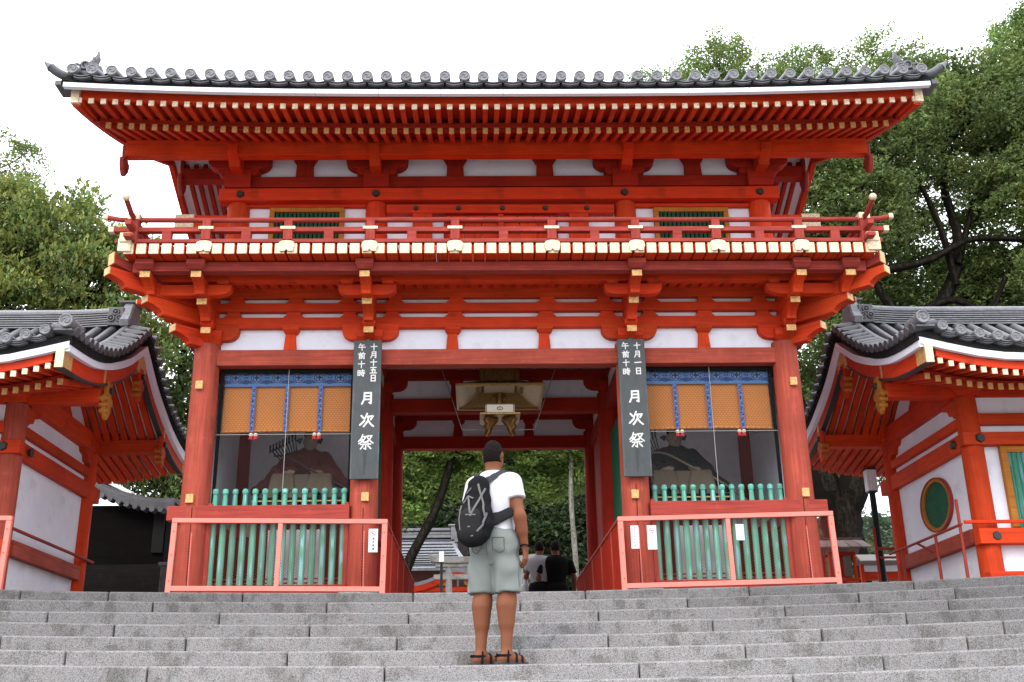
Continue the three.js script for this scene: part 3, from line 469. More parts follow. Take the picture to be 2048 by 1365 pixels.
// ------------------------------------------------------------------ the two wings
seed = 41;
const WZ = -1.75, prof = d => curveAt([[0, 3.57], [0.3, 3.38], [0.6, 3.2], [1.0, 3.02], [1.3, 2.91], [1.7, 2.8], [2.05, 2.745], [2.55, 2.7], [2.9, 2.68]], d); // top of the barge board against distance from the ridge
const XB = 5.8, XR = 9.6;
const lift = x => { const t = clamp((5.85 - x) / 1.15); return -0.2 + 0.2 * t * t; };      // eaves sweep up towards the gable
function wing(s) {
  const name = s < 0 ? 'left' : 'right';
  const w = thing('gate_wing', s < 0 ? 'vermilion wing building with plain white end wall, beside the dark service building' : 'vermilion wing building with oval green window in its white end wall', 'building');
  const X0 = 4.64, d0 = 2.68, R = [5.72, 8.3];
  const bX = (x0, x1, ...r) => s > 0 ? bx(x0, x1, ...r) : bx(-x1, -x0, ...r);
  const yRoof = (x, z) => { const d = Math.abs(z - WZ); return prof(d) + lift(x) * sst(0.3, 2.4, d) + 0.05 * (1 - sst(0, 1, d)) * (lift(x) / 0.2); };
  // frame: columns, beams and white panels of the end wall and the front
  const zf = -0.58, zr = -3.05;
  for (const z of [zf, zr]) for (const x of [5.72, 8.3]) { add('column', new THREE.CylinderGeometry(0.13, 0.138, 2.4, 24).translate(s * x, 1.3, z), z === zf && s < 0 && x < 6 ? mOld : V4(), w); add('base_stone', new THREE.CylinderGeometry(0.22, 0.24, 0.12, 16).translate(s * x, 0.06, z), mStoneLt, w); }
  const ze = [zr + 0.13, zf - 0.13];
  add('end_wall_panel', bX(5.7, 5.74, 0.05, 2.7, zr, zf), mWhite, w);
  add('sill_beam', bX(5.6, 5.8, 0.66, 0.84, ...ze), mOld, w); add('ground_sill', bX(5.62, 5.8, 0.0, 0.24, zr - 0.2, zf + 0.2), mOld, w);
  add('tie_beam', bX(5.62, 5.8, 1.78, 1.985, zr - 0.35, zf + 0.1), V4(), w); add('tie_beam', bX(5.63, 5.79, 2.075, 2.19, ...ze), V4(), w);
  add('cross_beam', bX(5.58, 5.84, 2.42, 2.66, zr - 0.1, zf + 0.15), V4(), w);
  for (const [z, k] of [[zf, -1], [zr, 1]]) { // stepped bracket arms at the top of the columns
    const P = [[0, 2.43], [0, 2.2], [0.14, 2.2], [0.2, 2.25], [0.27, 2.26], [0.31, 2.34], [0.42, 2.36], [0.46, 2.43]].map(p => [z + k * p[0], p[1]]); add('bracket_arm', prism(k < 0 ? P : P, 0.16, 'x', s * 5.7), V4(), w);
    add('bearing_block', masuG(s * 5.72, 2.5, z, 0.34, 0.2), V4(), w);
    add('bracket_arm', boatG(s * 5.72, 2.72, 0.16, 0.9, z, 0.14), V4(), w);
  }
  // gable triangle with a king post and curved struts
  { const P = []; for (let i = 0; i <= 16; i++) { const z = lerp(zf + 0.2, zr - 0.2, i / 16); P.push([z, prof(Math.abs(z - WZ)) - 0.16]); } P.push([zr - 0.2, 2.6], [zf + 0.2, 2.6]); add('gable_panel', prism(P, 0.04, 'x', s * 5.72), mWhite, w); }
  add('king_post', prism([[WZ - 0.28, 2.66], [WZ + 0.28, 2.66], [WZ + 0.16, 2.78], [WZ + 0.09, 3.0], [WZ + 0.12, 3.3], [WZ - 0.12, 3.3], [WZ - 0.09, 3.0], [WZ - 0.16, 2.78]], 0.14, 'x', s * 5.68), V4(), w);
  for (const [z, y, h] of [[zf, 2.42, 0.18], [WZ, 3.26, 0.2], [zr, 2.42, 0.18]]) add('purlin', bX(4.74, XR, y, y + h, z - 0.09, z + 0.09), V4(), w);
  // front wall
  const F = (nm, x0, x1, y0, y1, a, b, m) => add(nm, bX(x0, x1, y0, y1, a, b), m, w);
  F('front_wall_panel', 5.72, XR, 0.05, 2.7, zf - 0.02, zf + 0.02, mWhite); F('tie_beam', 5.56, XR, 1.8, 1.955, zf + 0.02, zf + 0.16, V4()); F('tie_beam', 5.8, XR, 2.06, 2.2, zf + 0.02, zf + 0.11, V4());
  F('sill_beam', 5.56, XR, 0.62, 0.8, zf + 0.02, zf + 0.18, V4()); F('head_beam', 5.6, XR, 2.6, 2.7, zf + 0.02, zf + 0.1, V4()); F('ground_sill', 5.6, XR, 0, 0.3, zf + 0.02, zf + 0.2, V4());
  for (const [x, y] of [[5.76, 1.88], [5.76, 0.71]]) add('nail_cover', new THREE.CylinderGeometry(0.05, 0.062, 0.03, 6).rotateX(Math.PI / 2).translate(s * x, y, zf + 0.18), mIron, w);
  add('nail_cover', new THREE.CylinderGeometry(0.05, 0.062, 0.03, 6).rotateZ(Math.PI / 2).translate(s * 5.585, 1.89, zf - 0.22), mIron, w);
  { const win = add('window', [bX(6.02, 6.1, 0.82, 1.8, zf + 0.02, zf + 0.09), bX(6.1, 7.9, 1.72, 1.8, zf + 0.02, zf + 0.09), bX(7.9, 7.98, 0.82, 1.8, zf + 0.02, zf + 0.09)], mOchre, w);
    for (let k = 0; k < 30; k++) add('slat', boxC(0, 0, 0, 0.042, 0.92, 0.042, 0.003).rotateY(0.785).translate(s * (6.13 + k * 0.061), 1.27, zf + 0.05), mVerdi[0], win); }
  if (s < 0) { for (const [y, h] of [[0.925, 0.03]]) add('end_wall_rail', bX(5.54, 5.58, y, y + h, zr - 0.2, zf + 0.1), mOldRail, w); add('rail_end', bX(5.5, 5.64, 0.4, 0.52, zr - 0.28, zr - 0.14), mOld, w); }
  else { // oval window
    const C = [-1.72, 1.325], oval = (a, b) => { const p = new THREE.Shape(); p.absellipse(0, 0, a, b, 0, Math.PI * 2); return p; };
    const ring = (a, b, t, d, x) => { const sh = oval(a, b); sh.holes.push(oval(a - t * 1.4, b - t)); return new THREE.ExtrudeGeometry(sh, { depth: d, bevelEnabled: false, curveSegments: 40 }).rotateY(-Math.PI / 2).translate(x, C[1], C[0]); };
    const o = add('oval_window', ring(0.46, 0.335, 0.045, 0.035, 5.7), mOchre, w);
    add('rim', ring(0.475, 0.346, 0.016, 0.045, 5.7), mOldRail, o);
    add('green_panel', new THREE.ExtrudeGeometry(oval(0.41, 0.3), { depth: 0.004, bevelEnabled: false, curveSegments: 40 }).rotateY(-Math.PI / 2).translate(5.699, C[1], C[0]), mGreen, o);
    add('guard_rail', rod([5.4, 0.86, zf + 0.1], [5.4, 0.86, zr + 0.25], 0.018, 0.018, 6), mOldRail, w); add('guard_rail', bx(5.38, 9.6, 0.845, 0.885, zf + 0.2, zf + 0.23), V4(), w);
    for (const z of [zf + 0.05, -1.25, -2.35]) add('guard_post', rod([5.4, 0, z], [5.4, z > -0.7 ? 1.16 : 0.86, z], 0.02, 0.018, 6), mOldRail, w);
    for (const z of [-1.85]) add('guard_post', rod([5.4, 0.86, z], [5.6, 0.74, z], 0.016, 0.016, 6), mOldRail, w);
  }
  // rafters in two tiers, soffits, boards
  const ends = []; const xr = []; for (let x = 4.86; x < XR; x += 0.118) xr.push(x);
  for (const x of xr) {
    const e = lift(x), jm = V4();
    const a = add('flying_rafter', bar([s * x, 2.5 + e, 0.8], [s * x, 2.62 + e * 0.8, 0.1], 0.055, 0.06, 0.003), jm, w); add('rafter_cap', boxC(s * x, 2.498 + e, 0.805, 0.058, 0.066, 0.018, 0.003), mGold, a);
    const b = add('base_rafter', bar([s * x, 2.44 + e * 0.9, 0.42], [s * x, 2.76 + e * 0.4, -0.9], 0.055, 0.07, 0.003), V4(), w); add('rafter_cap', boxC(s * x, 2.438 + e * 0.9, 0.425, 0.058, 0.074, 0.018, 0.003), mGoldDk, b);
    if (x < 6.6) { add('base_rafter', bar([s * x, 2.76 + e * 0.4, -0.9], [s * x, 3.34, -1.66], 0.055, 0.07, 0.003), V4(), w);
      for (const [ya, za, yb, zb] of [[3.38, -1.82, 2.93, -2.55], [2.93, -2.55, 2.67, -3.1], [2.66, -3.06, 2.48, -4.25]]) add('rear_rafter', bar([s * x, ya + (ya < 2.8 ? lift(x) * 0.8 : 0), za], [s * x, yb + (yb < 2.8 ? lift(x) : 0), zb], 0.086, 0.05, 0.003), V4(), w); }
  }
  const sheet = (nm, nu, nv, fn, t, m) => add(nm, slab(nu, nv, (u, v) => fn(s > 0 ? lerp(X0 + 0.12, XR, u) : lerp(XR, X0 + 0.12, u), v, s), t), m, w);
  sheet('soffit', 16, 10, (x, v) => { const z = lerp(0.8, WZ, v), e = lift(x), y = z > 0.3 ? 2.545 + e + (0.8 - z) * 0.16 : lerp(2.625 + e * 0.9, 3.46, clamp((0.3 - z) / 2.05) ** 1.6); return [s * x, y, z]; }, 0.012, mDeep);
  sheet('soffit', 16, 10, (x, v) => { const z = lerp(WZ, -4.25, v), d = WZ - z; return [s * x, curveAt([[0, 3.46], [0.8, 2.97], [1.3, 2.71], [2.5, 2.525]], d) + lift(x) * sst(0.9, 2.4, d), z]; }, 0.012, mWhite);
  // roof: bed, pan rows, rolls
  const rs = (x, z) => yRoof(x, z) + 0.1 + 0.13 * (1 - sst(0, 1.5, Math.abs(z - WZ)));
  for (const back of [0, 1]) add('tile_bed', slab(20, 14, (u, v) => { const x = s > 0 ? lerp(X0 - 0.02, XR, u) : lerp(XR, X0 - 0.02, u), a = back ? lerp(WZ, -4.36, v) : lerp(0.86, WZ, v); return [s * x, rs(x, a) - 0.0, a]; }, 0.12), mTileDk, w);
  const pitch = 0.2, panG = crescent(0.2, 0.028, 0.017, 3);
  for (let i = 0; i < 25; i++) {
    const x = X0 + 0.24 + i * pitch; if (x > XR - 0.1) break;
    const P = []; for (let k = 0; k <= 12; k++) { const z = lerp(0.95, WZ + 0.02, k / 12); P.push([s * x, rs(x, z) + 0.075 - (k === 0 ? 0 : 0.01), z]); }
    const r = add('tile_roll', tube(P, i === 0 ? 0.068 : 0.058, 20, 8), mTile[i % 3], w);
    const d = new THREE.Mesh(discG, mTileLt); d.name = 'tile_end'; d.position.set(P[0][0], P[0][1], 0.955); d.scale.setScalar(0.92); d.rotation.z = rr(-0.3, 0.3); r.add(d);
    const p = new THREE.Mesh(panG, mTile[(i + 2) % 3]); p.name = 'pan_tile_end'; p.position.set(s * (x + pitch / 2), rs(x + pitch / 2, 0.9) + 0.055, 0.92); p.castShadow = p.receiveShadow = true; w.add(p);
    const st = []; for (let k = 0; k < 22; k++) { const z0 = lerp(0.85, WZ + 0.1, k / 22), z1 = lerp(0.85, WZ + 0.1, (k + 1) / 22), xm = x + pitch / 2; st.push(bar([s * xm, rs(xm, z0) + 0.026, z0], [s * xm, rs(xm, z1) + 0.012, z1], 0.13, 0.012, 0.002)); } add('pan_tile_row', st, mTile[(i + 1) % 3], w);
    const Pb = P.map(p => [p[0], p[1] - 0.02, 2 * WZ - p[2] - 0.1]); add('rear_tile_roll', tube(Pb, 0.052, 12, 6), mTile[i % 3], w);
  }
  for (let k = 0; k < 34; k++) { // short rolls lying across the gable edge, on both slopes
    const d = 0.16 + (k % 17) * 0.152, z = k < 17 ? WZ + d : WZ - d, y = rs(4.66, z) + 0.055;
    const a = add('gable_tile', new THREE.CylinderGeometry(0.056, 0.056, 0.28, 10).rotateZ(Math.PI / 2 + s * 0.2).translate(s * 4.71, y - 0.012, z), mTile[k % 3], w);
    add('gable_pan_tile', boxC(s * 4.69, y - 0.045, z + 0.076, 0.2, 0.022, 0.1, 0.004), mTile[(k + 1) % 3], w);
  }
  { const y = rs(4.64, 0.95) + 0.09; add('corner_tile', [new THREE.CylinderGeometry(0.075, 0.075, 0.34, 16).rotateX(Math.PI / 2).translate(s * 4.66, y + 0.02, 0.8), discG.clone().scale(1.2, 1.2, 1.2).translate(s * 4.66, y + 0.02, 0.98)], mTileLt, w); }
  // ridge: stacked flat courses, a cap, and the end tile with its crest of three rounds
  const rg = x => 0.06 * (lift(x) / 0.2);
  for (let k = 0; k < 7; k++) add('ridge_course', slab(8, 1, (u, v) => { const x = s > 0 ? lerp(4.92, XR, u) : lerp(XR, 4.92, u); return [s * x, 3.86 + k * 0.034 + rg(x), lerp(WZ + 0.15 - k * 0.006, WZ - 0.15 + k * 0.006, v)]; }, 0.016), mTileLt, w);
  add('ridge_core', slab(8, 1, (u, v) => { const x = s > 0 ? lerp(4.94, XR, u) : lerp(XR, 4.94, u); return [s * x, 4.06 + rg(x), lerp(WZ + 0.11, WZ - 0.11, v)]; }, 0.3), mTileDk, w);
  add('ridge_cap', tube(Array.from({ length: 8 }, (_, i) => { const x = lerp(4.86, XR, i / 7); return [s * x, 4.1 + rg(x), WZ]; }), 0.05, 20, 10), mTileLt, w);
  const oni = [prism([[WZ - 0.24, 3.78], [WZ + 0.24, 3.78], [WZ + 0.27, 3.86], [WZ + 0.2, 3.95], [WZ + 0.16, 4.07], [WZ + 0.1, 4.15], [WZ - 0.1, 4.15], [WZ - 0.16, 4.07], [WZ - 0.2, 3.95], [WZ - 0.27, 3.86]], 0.14, 'x', s * 4.9, 0.02)];
  const o = add('ridge_end_tile', oni, mTileLt, w); const cr = []; for (const [dx, dy] of [[0, 0.09], [-0.055, 0], [0.055, 0]]) cr.push(new THREE.TorusGeometry(0.042, 0.014, 6, 14).translate(s * 5.04 + dx, 3.9 + dy, WZ + 0.2), new THREE.SphereGeometry(0.022, 8, 6).translate(s * 5.04 + dx, 3.9 + dy, WZ + 0.2)); add('crest', [...cr, boxC(s * 5.04, 3.93, WZ + 0.17, 0.2, 0.26, 0.05, 0.01)], mTile[1], o);
  add('ridge_end_cap', [boxC(s * 4.92, 4.165, WZ, 0.24, 0.03, 0.26, 0.008)], mTile[0], o);
  // eave boards and curved barge boards
  const strip = (nm, y0, y1, z, d, x0, m) => { const P = []; for (let i = 0; i <= 16; i++) { const x = lerp(x0, XR, i / 16); P.push([s * x, y0 + lift(x)]); } for (let i = 16; i >= 0; i--) { const x = lerp(x0, XR, i / 16); P.push([s * x, y1 + lift(x)]); } if (s < 0) P.reverse(); add(nm, prism(P, d, 'z', z, 0.003), m, w); };
  strip('eave_batten', 2.63, 2.71, 0.84, 0.06, 4.64, mBand); strip('eave_fascia', 2.535, 2.625, 0.79, 0.05, 4.82, mVerm); strip('eave_fascia', 2.48, 2.53, 0.38, 0.05, 4.84, mDeep);
  for (const back of [0, 1]) {
    const T = [], B = [], L = [], K = []; for (let i = 0; i <= 22; i++) { const d = lerp(2.6, 0, i / 22), z = back ? WZ - d : WZ + d, y = prof(d) + (back ? -0.06 * sst(1, 2.6, d) : 0); T.push([z, y]); B.unshift([z, y - (back ? 0.13 : 0.1)]); L.unshift([z, y - 0.27]); K.push([z, y - 0.27]); }
    add('barge_batten', prism([...T, ...B], 0.09, 'x', s * 4.68, 0.003), mBand, w); add('barge_board', prism([...B.slice().reverse().map(p => [p[0], p[1] - 0.002]), ...L], 0.06, 'x', s * 4.72, 0.003), mVerm, w);
    add('barge_edge', prism([...K, ...K.slice().reverse().map(p => [p[0], p[1] - 0.025])], 0.075, 'x', s * 4.72, 0.002), mIron, w);
    const ze2 = back ? WZ - 2.6 : WZ + 2.6, yz = prof(2.6) - (back ? 0.06 : 0); add('barge_fitting', boxC(s * 4.72, yz - 0.175, ze2 - (back ? -0.12 : 0.12), 0.075, 0.2, 0.26, 0.004), mGoldDk, w); if (!back) add('gold_cap', boxC(s * 4.725, yz - 0.18, ze2 + 0.012, 0.09, 0.21, 0.02, 0.003), mGold, w);
    for (const d of [1.3]) add('barge_fitting', boxC(s * 4.72, prof(d) - 0.17, back ? WZ - d : WZ + d, 0.072, 0.19, 0.05, 0.004), mGoldDk, w);
  }
  add('barge_fitting', prism([[WZ - 0.2, 3.18], [WZ + 0.2, 3.18], [WZ + 0.1, 3.5], [WZ - 0.1, 3.5]], 0.08, 'x', s * 4.72), mGoldDk, w);
  for (const [z, y, m] of [[zf - 0.05, 2.66, mOchre], [WZ, 3.2, V4()], [zr + 0.05, 2.6, V4()]]) { // carved pendants
    const c = [[-0.07, 0.05], [0.07, 0.05], [0.07, -0.12], [0.13, -0.14], [0.14, -0.22], [0.08, -0.24], [0.1, -0.3], [0.05, -0.38], [0, -0.42], [-0.05, -0.38], [-0.1, -0.3], [-0.08, -0.24], [-0.14, -0.22], [-0.13, -0.14], [-0.07, -0.12]].map(p => [z + p[0], y + p[1]]);
    const q = add('gable_pendant', prism(c, 0.06, 'x', s * 4.7, 0.012), m, w); add('boss', new THREE.CylinderGeometry(0.035, 0.045, 0.05, 8).rotateZ(Math.PI / 2).translate(s * 4.66, y - 0.06, z), mIron, q); add('scroll', [0, 1, 2].map(k => new THREE.CylinderGeometry(0.03, 0.03, 0.1, 8).rotateZ(Math.PI / 2).translate(s * 4.7, y - 0.18 - k * 0.07, z + 0.12 - k * 0.03)), mOchre, q);
  }
  return w;
}
wing(-1); wing(1);

// ------------------------------------------------------------------ fences, signs, blinds
seed = 90;
function wireG(ax, a0, a1, y0, y1, c, p, r = 0.0013) { // diamond wire mesh in an upright plane (ax = 'x' or 'z' is its length)
  const g = [], L = a1 - a0, H = y1 - y0, at = (a, y) => ax === 'x' ? [a, y, c] : [c, y, a];
  for (let t = -H; t < L; t += p) for (const f of [0, 1]) { let u0 = Math.max(0, t), u1 = Math.min(L, t + H); if (u1 - u0 < 0.005) continue; const v0 = u0 - t, v1 = u1 - t; g.push(rod(at(a0 + u0, f ? y1 - v0 : y0 + v0), at(a0 + u1, f ? y1 - v1 : y0 + v1), r, r, 3)); }
  return merge(g);
}
function fence(a, b, mid, ret, label) {
  const f = thing('guard_fence', label, 'fence', [0, -0.0142, 0], 0), z = 0.75, P = (nm, ...q) => add(nm, bx(...q, 0.004), mPink, f);
  P('top_rail', a, b, 0.71, 0.757, z - 0.025, z + 0.025); P('bottom_rail', a + 0.05, b - 0.05, 0.02, 0.07, z - 0.025, z + 0.025);
  P('post', a, a + 0.055, 0, 0.708, z - 0.024, z + 0.024); P('post', b - 0.055, b, 0, 0.708, z - 0.024, z + 0.024); if (mid) P('post', mid - 0.024, mid + 0.024, 0.07, 0.71, z - 0.02, z + 0.02);
  for (const x of [a + 0.03, b - 0.03]) for (const y of [0.12, 0.38, 0.62]) add('bolt', new THREE.CylinderGeometry(0.006, 0.006, 0.008, 6).rotateX(Math.PI / 2).translate(x, y, z + 0.026), mOld, f);
  add('wire_mesh', wireG('x', a + 0.05, b - 0.05, 0.07, 0.71, z, 0.03), mOldRail, f);
  f.rotation.z = Math.sign(a + b) * 0.016; if (a < -5) f.position.y = 0.0;
  if (ret) { const x = ret; add('side_rail', bx(x - 0.014, x + 0.014, 0.715, 0.745, -4.2, z - 0.03), mOldRail, f); for (const q of [0.1, -0.9, -1.9, -3, -4.1]) add('side_post', bx(x - 0.016, x + 0.016, 0, 0.715, q - 0.016, q + 0.016), mOldRail, f); add('wire_mesh', wireG('z', -4.2, z - 0.03, 0.03, 0.715, x, 0.034, 0.0035), mDeep, f); }
}
fence(-3.41, -1.2, -2.3, -1.21, 'pink framed wire mesh fence before the room of the red-robed statue');
fence(1.215, 3.49, 2.37, 1.225, 'pink framed wire mesh fence before the room of the black-robed statue');
fence(-7.2, -5.04, -6.1, 0, 'pink fence cut by the photo edge before the wing with the plain end wall');

const K = { // brush strokes on a 100 x 100 square
  ju: [[10, 45, 92, 41], [50, 6, 50, 96]], tsuki: [[28, 8, 27, 58, 10, 96], [28, 10, 78, 8, 78, 92, 66, 86], [28, 36, 76, 34], [27, 62, 76, 60]], ichi: [[8, 52, 92, 46]],
  nichi: [[24, 10, 25, 92], [24, 10, 78, 9, 78, 92], [25, 50, 78, 49], [25, 90, 78, 89]], go5: [[15, 12, 88, 10], [48, 12, 36, 88], [20, 46, 74, 43, 70, 88], [6, 90, 95, 88]],
  uma: [[32, 4, 14, 36], [28, 24, 82, 21], [6, 55, 95, 51], [52, 22, 52, 97]], mae: [[28, 4, 38, 18], [72, 2, 60, 20], [6, 27, 95, 23], [20, 38, 20, 95], [20, 38, 46, 37, 46, 92, 38, 88], [20, 55, 46, 54], [20, 70, 46, 69], [62, 40, 62, 76], [82, 34, 82, 93, 70, 86]],
  toki: [[8, 18, 8, 84], [8, 18, 34, 17, 34, 82], [8, 48, 34, 47], [8, 82, 34, 81], [46, 20, 92, 17], [68, 2, 68, 40], [40, 41, 98, 38], [42, 60, 96, 57], [80, 44, 80, 95, 68, 88], [54, 70, 62, 82]],
  tsugi: [[14, 20, 28, 36], [6, 86, 36, 56], [54, 4, 36, 46], [50, 26, 94, 23, 80, 46], [64, 30, 60, 58, 32, 96], [63, 54, 78, 78, 98, 95]],
  matsuri: [[30, 0, 22, 24, 4, 46], [28, 14, 50, 13, 34, 42, 6, 60], [22, 26, 32, 34], [17, 37, 27, 44], [56, 10, 90, 7, 72, 36, 50, 50], [58, 14, 72, 36, 98, 56], [36, 51, 66, 49], [18, 65, 84, 62], [51, 63, 51, 97, 40, 90], [34, 74, 18, 94], [66, 74, 84, 92]],
  kei: [[6, 34, 34, 31], [20, 12, 20, 78], [4, 80, 36, 71], [66, 2, 66, 12], [46, 14, 90, 13], [56, 16, 60, 28], [78, 16, 74, 28], [42, 31, 96, 29], [52, 40, 52, 66, 84, 66, 84, 40, 52, 40], [52, 53, 84, 53], [60, 66, 56, 82, 40, 96], [72, 66, 72, 90, 95, 90, 95, 80]],
  nai: [[20, 28, 20, 95], [20, 28, 82, 27, 82, 92], [52, 4, 50, 50, 32, 76], [52, 46, 70, 74]],
  kin: [[8, 17, 46, 16], [27, 3, 27, 48], [26, 18, 8, 44], [28, 18, 46, 40], [54, 17, 94, 15], [74, 3, 74, 48], [72, 18, 54, 44], [76, 18, 97, 42], [30, 58, 72, 57], [10, 71, 92, 69], [52, 70, 52, 97], [34, 78, 18, 94], [68, 78, 86, 94]],
  en: [[12, 30, 16, 46], [36, 24, 30, 42], [24, 6, 22, 56, 5, 94], [24, 56, 38, 86], [46, 14, 97, 13], [52, 24, 52, 48, 92, 48, 92, 24, 52, 24], [64, 14, 64, 46], [78, 14, 78, 46], [48, 66, 94, 65], [71, 50, 71, 88], [42, 91, 98, 89]],
};
function brush(g, name, x, y, s, w) { // (x, y) the middle of the character
  g.lineCap = g.lineJoin = 'round'; for (const k of K[name]) { g.lineWidth = w * (0.85 + 0.3 * ((k[0] * 7 + k[1]) % 10) / 10); g.beginPath(); for (let i = 0; i < k.length; i += 2) { const X = x + (k[i] - 50) * s / 100, Y = y + (k[i + 1] - 50) * s / 100; i ? g.lineTo(X, Y) : g.moveTo(X, Y); } g.stroke(); }
}
function canvasTex(w, h, draw) { const c = document.createElement('canvas'); c.width = w; c.height = h; draw(c.getContext('2d')); const t = new THREE.CanvasTexture(c); t.colorSpace = THREE.SRGBColorSpace; t.generateMipmaps = true; t.minFilter = THREE.LinearMipmapLinearFilter; return t; }
function printed(name, w, h, t, tx, rough, parent, x, y, z, backMat, tiltZ = 0) { // a board with printed front
  const g = new THREE.PlaneGeometry(w - 0.004, h - 0.004); const m = new THREE.Mesh(g, new THREE.MeshStandardMaterial({ map: tx, color: 0xd2d2d2, roughness: rough })); m.name = 'printed_face'; m.position.z = t / 2 + 0.001; m.castShadow = m.receiveShadow = true;
  const b = add(name, boxC(0, 0, 0, w, h, t, 0.004), backMat, parent); b.position.set(x, y, z); b.rotation.z = tiltZ; b.add(m); return b;
}
const slate = (date) => canvasTex(320, 1640, g => {
  g.fillStyle = '#3c4344'; g.fillRect(0, 0, 320, 1640); const keep = seed; seed = date.length * 31;
  for (let i = 0; i < 900; i++) { const a = rr(0.01, 0.045), r = rr(10, 70); g.fillStyle = rnd() < 0.5 ? `rgba(120,135,135,${a})` : `rgba(15,20,20,${a})`; g.beginPath(); g.ellipse(rr(0, 320), rr(0, 1640), r * 0.35, r, 0, 0, 7); g.fill(); }
  for (let i = 0; i < 160; i++) { g.fillStyle = `rgba(190,200,200,${rr(0.03, 0.12)})`; g.fillRect(rnd() < 0.5 ? rr(0, 14) : rr(304, 318), rr(500, 1640), rr(2, 6), rr(20, 160)); }
  g.fillStyle = 'rgba(10,14,14,0.35)'; g.beginPath(); g.moveTo(140, 1310); g.lineTo(190, 1310); g.lineTo(168, 1600); g.lineTo(150, 1600); g.fill(); seed = keep;
  g.strokeStyle = '#f2f2ee'; date.forEach((k, i) => brush(g, k, 232, 80 + i * (date.length > 4 ? 95 : 104), 86, 12)); ['uma', 'mae', 'ju', 'toki'].forEach((k, i) => brush(g, k, 92, 80 + i * 106, 88, 11));
  brush(g, 'tsuki', 172, 700, 150, 21); brush(g, 'tsugi', 170, 960, 165, 20); brush(g, 'matsuri', 168, 1220, 175, 17);
});
for (const [x, date, lab, rot] of [[-1.505, ['ju', 'tsuki', 'ju', 'go5', 'nichi'], 'tall dark slate signboard dated the fifteenth, white brush characters, beside the red-robed statue', 0], [1.53, ['ju', 'tsuki', 'ichi', 'nichi'], 'tall dark slate signboard dated the first, white brush characters, beside the black-robed statue', 0.0]]) {
  const t = thing('signboard', lab, 'sign', [x, 1.31, 0.2]); t.rotation.z = rot;
  printed('board', 0.318, 1.62, 0.03, slate(date), 0.55, t, 0, 0.81, 0, M(0.045, 0.05, 0.05, 0.6));
  add('hook', [boxC(0, 1.63, -0.01, 0.05, 0.03, 0.03)], mIron, t);
}
const ringNo = (g, x, y, r) => { g.strokeStyle = '#b04a58'; g.lineWidth = r * 0.22; g.beginPath(); g.arc(x, y, r, 0, 7); g.stroke(); g.strokeStyle = '#444'; g.lineWidth = r * 0.3; g.beginPath(); g.moveTo(x - r * 0.6, y + r * 0.15); g.lineTo(x + r * 0.5, y + r * 0.15); g.stroke(); g.strokeStyle = '#b04a58'; g.lineWidth = r * 0.2; g.beginPath(); g.moveTo(x - r * 0.7, y - r * 0.7); g.lineTo(x + r * 0.7, y + r * 0.7); g.stroke(); };
const paper = M(0.8, 0.8, 0.8, 0.7);
{ const tx = canvasTex(128, 320, g => { g.fillStyle = '#f4f1f6'; g.fillRect(0, 0, 128, 320); ringNo(g, 62, 62, 34); g.strokeStyle = '#55525c'; ['kei', 'nai', 'kin', 'en'].forEach((k, i) => brush(g, k, 68, 134 + i * 47, 32, 5)); g.fillStyle = '#a9cfe2'; g.fillRect(20, 292, 60, 8); });
  const t = thing('notice', 'white no-smoking notice with four characters on the fence below the fifteenth signboard', 'notice', [-1.33, 0.54, 0.782]); printed('plate', 0.095, 0.24, 0.008, tx, 0.6, t, 0, 0, 0, paper); }
{ const tx = canvasTex(112, 320, g => { g.fillStyle = '#efecef'; g.fillRect(0, 0, 112, 320); g.strokeStyle = '#6a6570'; g.lineWidth = 5; const keep = seed; seed = 8; for (let i = 0; i < 7; i++) { const y = 34 + i * 40; for (let k = 0; k < 3; k++) { g.beginPath(); g.moveTo(42 + rr(-4, 8), y + rr(-12, 12)); g.lineTo(62 + rr(-8, 8), y + rr(-12, 12)); g.stroke(); } } seed = keep; });
  const t = thing('notice', 'narrow white notice with one column of grey characters, nearest the passage', 'notice', [1.372, 0.545, 0.782], 0); printed('plate', 0.083, 0.24, 0.008, tx, 0.6, t, 0, 0, 0, paper); }
{ const tx = canvasTex(128, 320, g => { g.fillStyle = '#f6f4fa'; g.fillRect(0, 0, 128, 320); ringNo(g, 64, 66, 32); g.fillStyle = '#b9bcc6'; for (let i = 0; i < 3; i++) g.fillRect(50, 122 + i * 20, 56, 8); g.fillStyle = '#cfe3ec'; g.fillRect(20, 250, 60, 34); });
  const t = thing('notice', 'white no-smoking notice with small grey lines before the first green baluster', 'notice', [1.55, 0.54, 0.782], 0); printed('plate', 0.098, 0.25, 0.008, tx, 0.6, t, 0, 0, 0, paper); }
{ const tx = canvasTex(128, 256, g => { g.fillStyle = '#f3f6f5'; g.fillRect(0, 0, 128, 256); g.fillStyle = '#c9cecc'; g.fillRect(64, 40, 9, 150); g.fillStyle = '#8b9090'; g.fillRect(60, 186, 18, 14); g.fillStyle = '#d8dbe8'; g.fillRect(30, 210, 30, 5); });
  const t = thing('notice', 'small plain white paper hung on the fence right of its middle post', 'notice', [2.475, 0.585, 0.774], 0); printed('plate', 0.085, 0.168, 0.004, tx, 0.7, t, 0, 0, 0, paper); }

